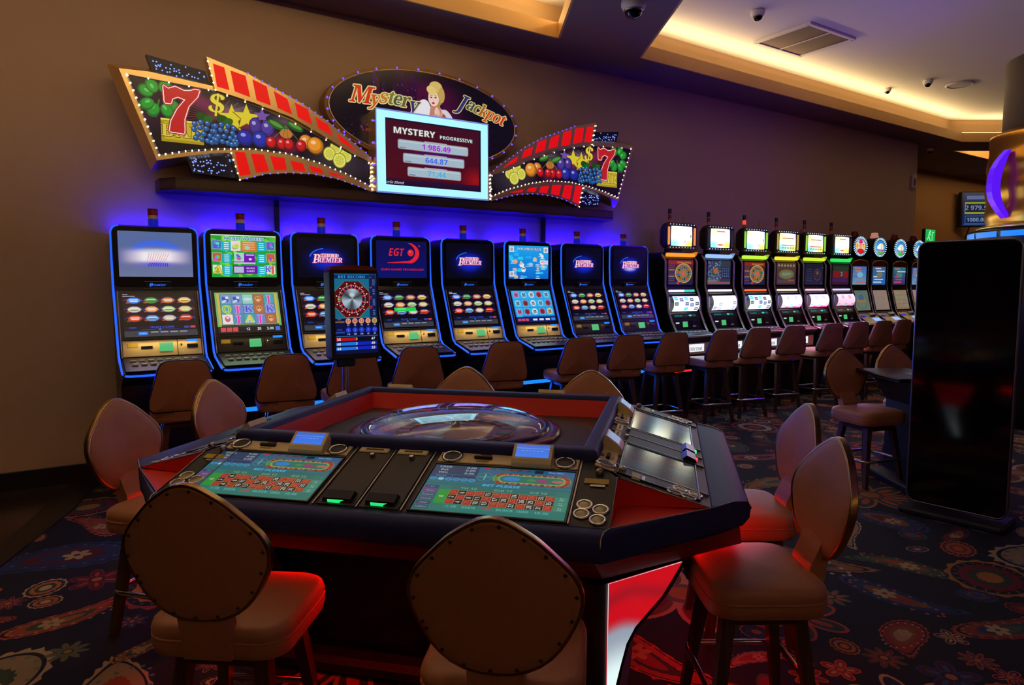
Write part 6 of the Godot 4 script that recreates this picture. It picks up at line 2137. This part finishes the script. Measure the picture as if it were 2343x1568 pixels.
func seat_cushion(t: Node3D, w: float, d: float, y0: float, y1: float) -> void:
	var mb := MB.new()
	mb.X = Transform3D(Basis(Vector3.RIGHT, Vector3(0, 0, -1), Vector3.UP), Vector3.ZERO)
	var h := y1 - y0
	mb.loft(rrect(w, d, 0.075, 5), [[y0, 0.0], [y0, 0.9], [y0 + h * 0.08, 0.97], [y0 + h * 0.35, 1.0], [y0 + h * 0.5, 0.985], [y0 + h * 0.55, 0.985], [y0 + h * 0.7, 1.0], [y0 + h * 0.88, 0.97], [y0 + h * 0.97, 0.9], [y1, 0.7], [y1 + 0.006, 0.35], [y1 + 0.007, 0.0]])
	mi("seat", mb, M.leather, t)
	var pr := []
	for p in rrect(w * 0.99, d * 0.99, 0.075, 4):
		pr.append(Vector3(p.x, y0 + h * 0.52, p.y))
	mi("seat_piping", MB.new().tube(pr, 0.004, 5, true), M.leather, t)

func table_stool() -> Node3D:
	var t := thing("table_stool", "", "stool", Vector3.ZERO, 0, "tan stools round the gaming tables")
	seat_cushion(t, 0.40, 0.37, 0.445, 0.548)
	stool_base(t, 0.445, 0.11, 0.165, 0.19)
	# back: a rounded five-sided pad in a metal-edged shell, leaning and wrapped a little
	var ol := rounded([Vector2(-0.118, -0.186), Vector2(0.118, -0.186), Vector2(0.222, 0.022), Vector2(0.10, 0.150), Vector2(0.0, 0.215), Vector2(-0.10, 0.150), Vector2(-0.222, 0.022)], [0.11, 0.11, 0.10, 0.03, 0.10, 0.03, 0.10], 6)
	var warp := func(q: Vector3) -> Vector3:
		return Vector3(q.x, 0.762 + q.y, 0.215 + q.z + (q.y + 0.18) * 0.16 - q.x * q.x * 0.55)
	var front := MB.new().loft(ol, [[-0.010, 0.97], [-0.018, 0.90], [-0.024, 0.75], [-0.027, 0.4], [-0.027, 0.0]], warp)
	mi("back_cushion", front, M.leather, t)
	var rear := MB.new().loft(ol, [[0.016, 0.0], [0.0155, 0.5], [0.014, 0.86], [0.010, 0.905], [0.013, 0.935], [0.008, 0.97]], warp)
	mi("back_panel", rear, M.leather, t)
	var band := MB.new().loft(ol, [[-0.013, 0.95], [-0.013, 0.99], [-0.010, 1.0], [0.008, 1.0], [0.011, 0.99], [0.010, 0.95]], warp)
	mi("edge_band", band, M.brass, t)
	var nails := MB.new()
	var run := walk(Transform2D(0, Vector2(0.92, 0.92), 0, Vector2.ZERO) * ol, 0.060, 0, ol.size())
	for p in run:
		nails.bead(warp.call(Vector3(p.x, p.y, 0.0125)), 0.0055)
	stuff(mi("nail_heads", nails, M.piping, t))
	mi("back_bracket", MB.new().prism(PackedVector2Array([Vector2(0.150, 0.455), Vector2(0.200, 0.46), Vector2(0.225, 0.60), Vector2(0.262, 0.80), Vector2(0.240, 0.80), Vector2(0.195, 0.63), Vector2(0.165, 0.56)]), Vector3(-0.065, 0, 0), Vector3(0, 0, 1), Vector3.UP, Vector3(0.13, 0, 0)), M.leather, t)
	return t

func bar_stool() -> Node3D:
	var t := thing("bar_stool", "", "stool", Vector3.ZERO, 0, "tan stools along the slot machines")
	seat_cushion(t, 0.38, 0.38, 0.585, 0.675)
	stool_base(t, 0.585, 0.10, 0.175, 0.20)
	var ol := rounded([Vector2(-0.195, -0.165), Vector2(0.195, -0.165), Vector2(0.202, -0.10), Vector2(0.13, 0.165), Vector2(-0.13, 0.165), Vector2(-0.202, -0.10)], [0.05, 0.05, 0.06, 0.06, 0.06, 0.06], 4)
	var warp := func(q: Vector3) -> Vector3:
		return Vector3(q.x, 0.822 + q.y, 0.205 + q.z + (q.y + 0.165) * 0.17 - q.x * q.x * 0.6)
	mi("back_cushion", MB.new().loft(ol, [[-0.022, 0.0], [-0.022, 0.6], [-0.018, 0.9], [-0.008, 0.985]], warp), M.leather, t)
	mi("back_panel", MB.new().loft(ol, [[0.010, 0.985], [0.017, 0.93], [0.020, 0.6], [0.020, 0.0]], warp), M.leather, t)
	mi("edge_band", MB.new().loft(ol, [[-0.012, 0.97], [-0.012, 1.0], [0.013, 1.0], [0.013, 0.965]], warp), M.piping, t)
	mi("back_bracket", MB.new().prism(PackedVector2Array([Vector2(0.14, 0.60), Vector2(0.19, 0.60), Vector2(0.215, 0.72), Vector2(0.195, 0.72)]), Vector3(-0.06, 0, 0), Vector3(0, 0, 1), Vector3.UP, Vector3(0.12, 0, 0)), M.leather, t)
	return t

func at_table(u: float, v: float) -> Vector3:
	var b := Basis(Vector3.UP, deg_to_rad(TURN))
	return TC + b * Vector3(u, 0, -v)

func stools():
	var ts := table_stool()
	# u, v in the table's own measure, the way the sitter faces (degrees from the table's -z), label
	var spots := [
		[0.48, -1.06, 6.0, "large tan stool in front, its back hiding the bottom of the right betting screen"],
		[-0.33, -1.0, 8.0, "tan stool with a red-lit seat, at the table's front left corner"],
		[1.14, -0.43, 104.0, "tan stool at the table's right side with a red-lit front seat edge, nearer one"],
		[1.17, 0.22, 102.0, "tan stool at the table's right side, farther one behind the red-lit seat"],
		[-1.17, -0.28, -92.0, "tan stool at the table's far left, against the bare brown wall"],
		[-1.15, 0.32, -92.0, "tan stool on the table's left side in front of the first row stool"],
		[-0.30, 0.88, 180.0, "tan stool behind the table, its pointed top showing left of the sky-blue machine"],
		[0.44, 0.88, 180.0, "tan stool behind the table, its pointed top showing at the rim's right corner"]]
	for i in spots.size():
		var s: Array = spots[i]
		var t: Node3D = ts if i == 0 else dup(ts, Vector3.ZERO, 0, "")
		t.position = at_table(s[0], s[1])
		t.rotation.y = deg_to_rad(TURN + s[2])
		t.set_meta("label", s[3])
	dup(ts, Vector3(4.86, 0, -2.66), deg_to_rad(165), "tan oval-backed stool left of the kiosk with its seat and legs in view")
	dup(ts, Vector3(5.50, 0, -2.62), deg_to_rad(165), "tan oval-backed stool whose top shows above the black console beside the kiosk")
	var bs := bar_stool()
	var row := [
		[0.60, -4, "the first slot machine by the bare wall"], [1.25, -10, "the jungle-screen slot machine"], [1.72, -8, "the slot machine behind the standing roulette display"],
		[2.24, -14, "the red crescent slot machine"], [3.01, -14, "the slot machine left of the sky-blue one"], [3.77, -12, "the sky-blue slot machine"],
		[4.35, -14, "the slot machine right of the sky-blue one"], [4.94, -14, "the last blue-edged slot machine"],
		[5.67, -14, "the orange-crowned reel machine"], [6.22, -14, "the blue-crowned reel machine"], [6.84, -14, "the lime-crowned reel machine"],
		[7.58, -12, "the yellow-crowned reel machine"], [8.14, -12, "the yellow-green-crowned reel machine"], [8.68, -12, "the green-crowned reel machine"], [9.15, -8, "the red-disc video slot machine"]]
	for i in row.size():
		var r: Array = row[i]
		var t: Node3D = bs if i == 0 else dup(bs, Vector3.ZERO, 0, "")
		t.position = Vector3(r[0], 0, -4.81)
		t.rotation.y = deg_to_rad(r[1])
		t.set_meta("label", "tan bar stool at %s" % r[2])

# ---------------------------------------------------------------- the rest
func others():
	# standing roulette display
	var t := thing("roulette_display", "upright black display on a pole showing a roulette wheel and coloured bars", "display", Vector3(1.48, 0, -4.02))
	var bx := MB.new()
	bx.X = Transform3D(Basis(Vector3.RIGHT, -0.03), Vector3(0, 1.262, 0))
	bx.loft(rrect(0.312, 0.545, 0.02, 3), [[-0.10, 0.0], [-0.10, 0.96], [-0.10, 0.96], [-0.09, 1.0], [0.012, 1.0], [0.018, 0.98], [0.018, 0.98], [0.018, 0.0]])
	mi("case", bx, M.black_matte, t)
	var q := MB.new()
	q.X = bx.X
	q.quad(Vector3(-0.128, 0.249, 0.0195), Vector3(0.140, 0.249, 0.0195), Vector3(0.140, -0.240, 0.0195), Vector3(-0.128, -0.240, 0.0195), Vector3(0, 0, 1))
	mi("screen", q, lit(tex_record(), 0.85), t)
	mi("hood", MB.new().prism(PackedVector2Array([Vector2(-0.155, 1.532), Vector2(0.155, 1.532), Vector2(0.12, 1.556), Vector2(0.0, 1.564), Vector2(-0.14, 1.556)]), Vector3(0, 0, -0.09), Vector3.RIGHT, Vector3.UP, Vector3(0, 0, 0.105)), M.mahogany, t)
	mi("bracket", MB.new().box(Vector3(-0.05, 0.97, -0.045), Vector3(0.12, 0.06, 0.06), 0.008), M.black, t)
	mi("pole", MB.new().tube([Vector3(-0.05, 0.02, -0.045), Vector3(-0.05, 0.97, -0.045)], 0.02, 12), M.steel, t)
	mi("foot", MB.new().lathe([[0.0, 0.025], [0.16, 0.02], [0.17, 0.0], [0.0, 0.0]], Vector3(-0.05, 0, -0.045), Basis.IDENTITY, 24), M.black, t)
	# black kiosk
	var k := thing("kiosk", "tall black information kiosk with a dark glass face and silver edge, at the right", "kiosk", Vector3(4.545, 0, -1.915), deg_to_rad(-83.0))
	var kb := MB.new()
	kb.X = Transform3D(Basis.IDENTITY, Vector3(0, 0.885, 0))
	var face := rrect(0.535, 1.645, 0.05, 5)
	kb.loft(face, [[-0.045, 0.0], [-0.045, 0.95], [-0.045, 0.95], [-0.04, 0.99], [0.028, 0.99], [0.028, 0.99], [0.028, 0.0]])
	mi("case", kb, mat(c8(30, 28, 36), 0.3, 0.4), k)
	var ed := []
	for p in face:
		ed.append(Vector3(p.x, p.y + 0.885, 0.026))
	mi("silver_edge", MB.new().tube(ed, 0.007, 6, true), mat(c8(150, 146, 150), 0.32, 1.0), k)
	mi("glass_face", MB.new().prism(rrect(0.522, 1.632, 0.045, 5), Vector3(0, 0.885, 0.028), Vector3.RIGHT, Vector3.UP, Vector3(0, 0, 0.006)), mat(c8(6, 6, 7), 0.08), k)
	mi("foot", MB.new().box(Vector3(0, 0.02, -0.01), Vector3(0.56, 0.04, 0.30), 0.012), M.black_matte, k)
	# low black game console beyond the kiosk; x runs away from the sitter
	var gc := thing("game_console", "low black game console with a thin deck, mostly hidden behind the kiosk", "gaming table", Vector3(4.85, 0, -2.61), deg_to_rad(-33.3))
	mi("body", MB.new().prism(PackedVector2Array([Vector2(0.24, 0.05), Vector2(0.50, 0.05), Vector2(0.50, 0.86), Vector2(0.40, 0.80), Vector2(0.12, 0.775), Vector2(0.24, 0.58)]), Vector3(0, 0, -0.28), Vector3.RIGHT, Vector3.UP, Vector3(0, 0, 0.56)), M.black_matte, gc)
	mi("deck", MB.new().box(Vector3(0.20, 0.795, 0), Vector3(0.40, 0.028, 0.60), 0.008), M.black, gc)
	mi("key_strip", MB.new().box(Vector3(0.24, 0.812, 0.1), Vector3(0.12, 0.012, 0.10), 0.004), M.steel, gc)
	mi("foot", MB.new().box(Vector3(0.30, 0.025, 0), Vector3(0.40, 0.05, 0.60), 0.01), M.black_matte, gc)
	# gilded column with its crescent light
	var g := thing("gilded_column", "gold ribbed column with a purple crescent light and a blue band, at the right edge", "column", Vector3(8.60, 0, -2.735))
	var prof := []
	for i in 61:
		var y := 2.02 + 0.96 * i / 60.0
		prof.append([0.695 + 0.007 * sin(y * 24.0) + 0.02 * sin((y - 2.02) * 3.3), y])
	prof.append([0.60, 3.03])
	mi("ribs", MB.new().lathe(prof, Vector3.ZERO, Basis.IDENTITY, 64), mat(c8(205, 150, 62), 0.3, 1.0), g)
	mi("gold_foot", MB.new().lathe([[0.60, 2.05], [0.76, 2.05], [0.78, 2.03], [0.76, 2.005], [0.60, 2.005]], Vector3.ZERO, Basis.IDENTITY, 64), M.gold_mirror, g)
	mi("neck", MB.new().lathe([[0.60, 3.0], [0.60, HS]], Vector3.ZERO, Basis.IDENTITY, 40), mat(c8(60, 42, 28), 0.6), g)
	mi("dark_ring", MB.new().lathe([[0.0, 2.0], [0.84, 2.0], [0.85, 1.98], [0.84, 1.90], [0.84, 1.90], [0.0, 1.90]], Vector3.ZERO, Basis.IDENTITY, 64), M.black, g)
	for i in 16:
		var a := TAU * i / 16
		var arc := []
		for j in 7:
			var w := a + (TAU / 16 - 0.05) * j / 6.0
			arc.append(PackedVector3Array([Vector3(cos(w) * 0.852, 1.975, sin(w) * 0.852), Vector3(cos(w) * 0.852, 1.92, sin(w) * 0.852)]))
		mi("band_light", MB.new().grid(arc, false), emis(c8(20, 130, 255), 1.1), g)
	mi("cabinet", MB.new().lathe([[0.0, 1.90], [0.72, 1.90], [0.72, 1.90], [0.72, 0.0], [0.0, 0.0]], Vector3.ZERO, Basis.IDENTITY, 40), M.black, g)
	# crescent: a thick curved fin standing off the column on its left
	var cres := PackedVector2Array()
	for p in [[0.045, 0.36], [0.0, 0.31], [-0.05, 0.245], [-0.085, 0.175], [-0.105, 0.10], [-0.112, 0.02], [-0.108, -0.06], [-0.09, -0.13], [-0.05, -0.2], [0.0, -0.265], [0.055, -0.32], [0.082, -0.29], [0.045, -0.235], [0.01, -0.17], [-0.012, -0.1], [-0.025, -0.02], [-0.022, 0.06], [-0.008, 0.14], [0.012, 0.21], [0.035, 0.285], [0.062, 0.345]]:
		cres.append(Vector2(p[0], p[1]))
	var side := Vector3(-0.836, 0, -0.549)
	mi("crescent_light", MB.new().prism(cres, side * 0.775 + Vector3(0, 2.43, 0) - Vector3(0.549, 0, -0.836) * 0.04, -side, Vector3.UP, Vector3(-0.549, 0, 0.836) * 0.08), emis(c8(96, 20, 255), 0.9), g)
	mi("crescent_spark", MB.new().tube([side * 0.795 + Vector3(0, 2.31, 0) + Vector3(-0.549, 0, 0.836) * 0.05, side * 0.75 + Vector3(0, 2.21, 0) + Vector3(-0.549, 0, 0.836) * 0.05, side * 0.70 + Vector3(0, 2.13, 0) + Vector3(-0.549, 0, 0.836) * 0.05], 0.01, 6), emis(c8(245, 170, 255), 1.2), g)
	area("crescent_glow", g, side * 0.95 + Vector3(0, 2.4, 0), side, Vector2(0.08, 0.5), Color(0.45, 0.12, 1.0), 1.0)
	area("band_glow", g, Vector3(-0.6, 1.94, 0.62), Vector3(-0.7, 0, 0.7), Vector2(1.0, 0.05), Color(0.1, 0.4, 1.0), 0.15)
	# a machine in front of the column
	var vm := thing("column_machine", "purple-lit slot machine just right of the kiosk, under the gold column", "slot machine", Vector3(7.40, 0, -2.22), deg_to_rad(-62.0))
	mi("body", MB.new().box(Vector3(0, 0.85, -0.2), Vector3(0.56, 1.70, 0.4), 0.02), M.black, vm)
	mi("upper_screen", MB.new().quad(Vector3(-0.24, 1.62, 0.004), Vector3(0.24, 1.62, 0.004), Vector3(0.24, 1.36, 0.004), Vector3(-0.24, 1.36, 0.004), Vector3(0, 0, 1)), emis(c8(60, 40, 150), 0.8), vm)
	mi("lower_screen", MB.new().quad(Vector3(-0.24, 1.30, 0.004), Vector3(0.24, 1.30, 0.004), Vector3(0.24, 1.02, 0.004), Vector3(-0.24, 1.02, 0.004), Vector3(0, 0, 1)), emis(c8(90, 120, 240), 0.8), vm)
	mi("deck", MB.new().box(Vector3(0, 0.88, 0.12), Vector3(0.56, 0.05, 0.28), 0.015), M.steel, vm)
	mi("edge_light", MB.new().tube([Vector3(-0.28, 1.70, 0.0), Vector3(-0.28, 0.92, 0.0)], 0.01, 6), M.led_blue, vm)
	# wall display, exit sign, small fittings on the walls
	var b := thing("wall_display", "small dark blue jackpot display on the brown far wall, beside the gold column", "display", Vector3(16.20, 3.02, -6.72), deg_to_rad(-38.0))
	mi("case", MB.new().box(Vector3(0, 0, -0.06), Vector3(0.70, 0.74, 0.12), 0.01), M.black, b)
	mi("screen", MB.new().quad(Vector3(-0.31, 0.345, 0.003), Vector3(0.31, 0.345, 0.003), Vector3(0.31, -0.345, 0.003), Vector3(-0.31, -0.345, 0.003), Vector3(0, 0, 1)), lit(tex_board(), 0.8), b)
	mi("arm", MB.new().box(Vector3(0, 0, -0.24), Vector3(0.10, 0.12, 0.28), 0.01), M.black, b)
	mi("cable", MB.new().tube([Vector3(-0.1, -0.37, -0.1), Vector3(-0.14, -0.6, -0.16), Vector3(-0.13, -0.9, -0.22)], 0.012, 5), M.black, b)
	var ex := thing("exit_sign", "green illuminated exit sign on the brown wall above the last slot machines", "sign", Vector3(14.92, 2.43, -7.1))
	mi("case", MB.new().box(Vector3(0, 0, 0.03), Vector3(0.42, 0.29, 0.06), 0.008), M.black_matte, ex)
	var c := Cv.new(128, 96, c8(20, 170, 70))
	c.line(Vector2(52, 18), Vector2(44, 52), 14, c8(150, 255, 180))
	c.ell(60, 14, 8, 9, c8(150, 255, 180))
	c.line(Vector2(46, 50), Vector2(66, 84), 9, c8(150, 255, 180))
	c.line(Vector2(46, 50), Vector2(24, 76), 9, c8(150, 255, 180))
	c.line(Vector2(52, 26), Vector2(76, 44), 7, c8(150, 255, 180))
	c.line(Vector2(88, 20), Vector2(88, 84), 8, c8(150, 255, 180))
	c.line(Vector2(88, 20), Vector2(112, 20), 8, c8(150, 255, 180))
	mi("sign_face", MB.new().quad(Vector3(-0.20, 0.135, 0.062), Vector3(0.20, 0.135, 0.062), Vector3(0.20, -0.135, 0.062), Vector3(-0.20, -0.135, 0.062), Vector3(0, 0, 1)), lit(c.tex(), 1.0), ex)
	var sn := thing("wall_sensor", "white narrow detector high on the end of the slot wall", "sensor", Vector3(11.60, 3.11, W))
	mi("case", MB.new().box(Vector3(0, 0, 0.03), Vector3(0.06, 0.23, 0.06), 0.012), M.white, sn)
	mi("lens", MB.new().box(Vector3(-0.02, -0.02, 0.06), Vector3(0.03, 0.12, 0.012), 0.004), M.black, sn)
	var sp := thing("wall_switch", "small pale box on the wall between two reel machine lamps", "wall box", Vector3(8.67, 2.15, W))
	mi("case", MB.new().box(Vector3(0, 0, 0.02), Vector3(0.09, 0.12, 0.04), 0.01), mat(c8(150, 130, 122), 0.6), sp)
	mi("rocker", MB.new().box(Vector3(0, 0, 0.043), Vector3(0.04, 0.06, 0.008), 0.003), M.white, sp)
	# ceiling fittings
	var dome := MB.new()
	var cam_proto: Node3D = null
	var cams := [[5.80, HC, -4.44, 1.0, "white dome camera beside the square ceiling vent"], [9.55, HC, -5.16, 0.72, "white dome camera nearest the lit cove edge, over the slot row"], [9.60, HC, -4.66, 0.9, "white dome camera beside the round ceiling speaker"], [10.92, HC, -4.14, 1.0, "white dome camera at the picture's right edge on the raised ceiling"], [12.33, HS, -5.89, 0.8, "dim dome camera under the dark ceiling strip near the wall's end"], [3.93, HS, -4.20, 1.5, "big dome camera hanging under the dark beam between the two light coves"]]
	for q2 in cams:
		var o: Node3D
		if cam_proto == null:
			o = thing("dome_camera", "", "camera", Vector3.ZERO, 0, "dome cameras on the ceiling")
			cam_proto = o
			mi("housing", MB.new().lathe([[0.0, 0.0], [0.062, 0.0], [0.066, -0.01], [0.066, -0.035], [0.055, -0.055], [0.045, -0.058], [0.0, -0.058]], Vector3.ZERO, Basis.IDENTITY, 24), M.white, o)
			var pr := []
			for i in 9:
				var a := PI / 2 * i / 8.0
				pr.append([cos(a) * 0.048, -0.055 - sin(a) * 0.048])
			mi("dome", MB.new().lathe(pr, Vector3.ZERO, Basis.IDENTITY, 24), mat(c8(8, 8, 12), 0.06), o)
			mi("ring", MB.new().lathe([[0.046, -0.052], [0.054, -0.054], [0.052, -0.062], [0.045, -0.062]], Vector3.ZERO, Basis.IDENTITY, 24), M.steel, o)
		else:
			o = dup(cam_proto, Vector3.ZERO, 0, "")
		o.set_meta("label", q2[4])
		o.position = Vector3(q2[0], q2[1], q2[2])
		o.scale = Vector3.ONE * q2[3]
	var speak: Node3D = null
	for q2 in [[10.16, -4.52, "round white ceiling speaker between two dome cameras"], [12.45, -4.63, "round white ceiling speaker cut by the picture's right edge"]]:
		if speak == null:
			speak = thing("ceiling_speaker", q2[2], "speaker", Vector3(q2[0], HC, q2[1]), 0, "ceiling speakers")
			mi("rim", MB.new().lathe([[0.0, 0.0], [0.17, 0.0], [0.17, -0.012], [0.15, -0.02], [0.14, -0.014], [0.14, -0.014]], Vector3.ZERO, Basis.IDENTITY, 28), M.white, speak)
			mi("grille", MB.new().lathe([[0.142, -0.013], [0.0, -0.016]], Vector3.ZERO, Basis.IDENTITY, 28), mat(c8(190, 184, 178), 0.8), speak)
		else:
			dup(speak, Vector3(q2[0], HC, q2[1]), 0, q2[2])
	var vent := thing("ceiling_vent", "square brown two-panel return vent in the raised ceiling", "vent", Vector3(6.90, HC, -4.665))
	for i in 2:
		mi("vent_panel", MB.new().box(Vector3(-0.19 + i * 0.38, -0.008, 0), Vector3(0.372, 0.016, 0.60), 0.004), mat(c8(112, 84, 66), 0.7), vent)
	var fr := MB.new()
	for q2 in [[Vector3(0, -0.012, 0.325), Vector3(0.84, 0.026, 0.045)], [Vector3(0, -0.012, -0.325), Vector3(0.84, 0.026, 0.045)], [Vector3(0.40, -0.012, 0), Vector3(0.045, 0.026, 0.64)], [Vector3(-0.40, -0.012, 0), Vector3(0.045, 0.026, 0.64)], [Vector3(0, -0.012, 0), Vector3(0.014, 0.022, 0.62)]]:
		fr.box(q2[0], q2[1], 0.004)
	mi("vent_frame", fr, M.white, vent)
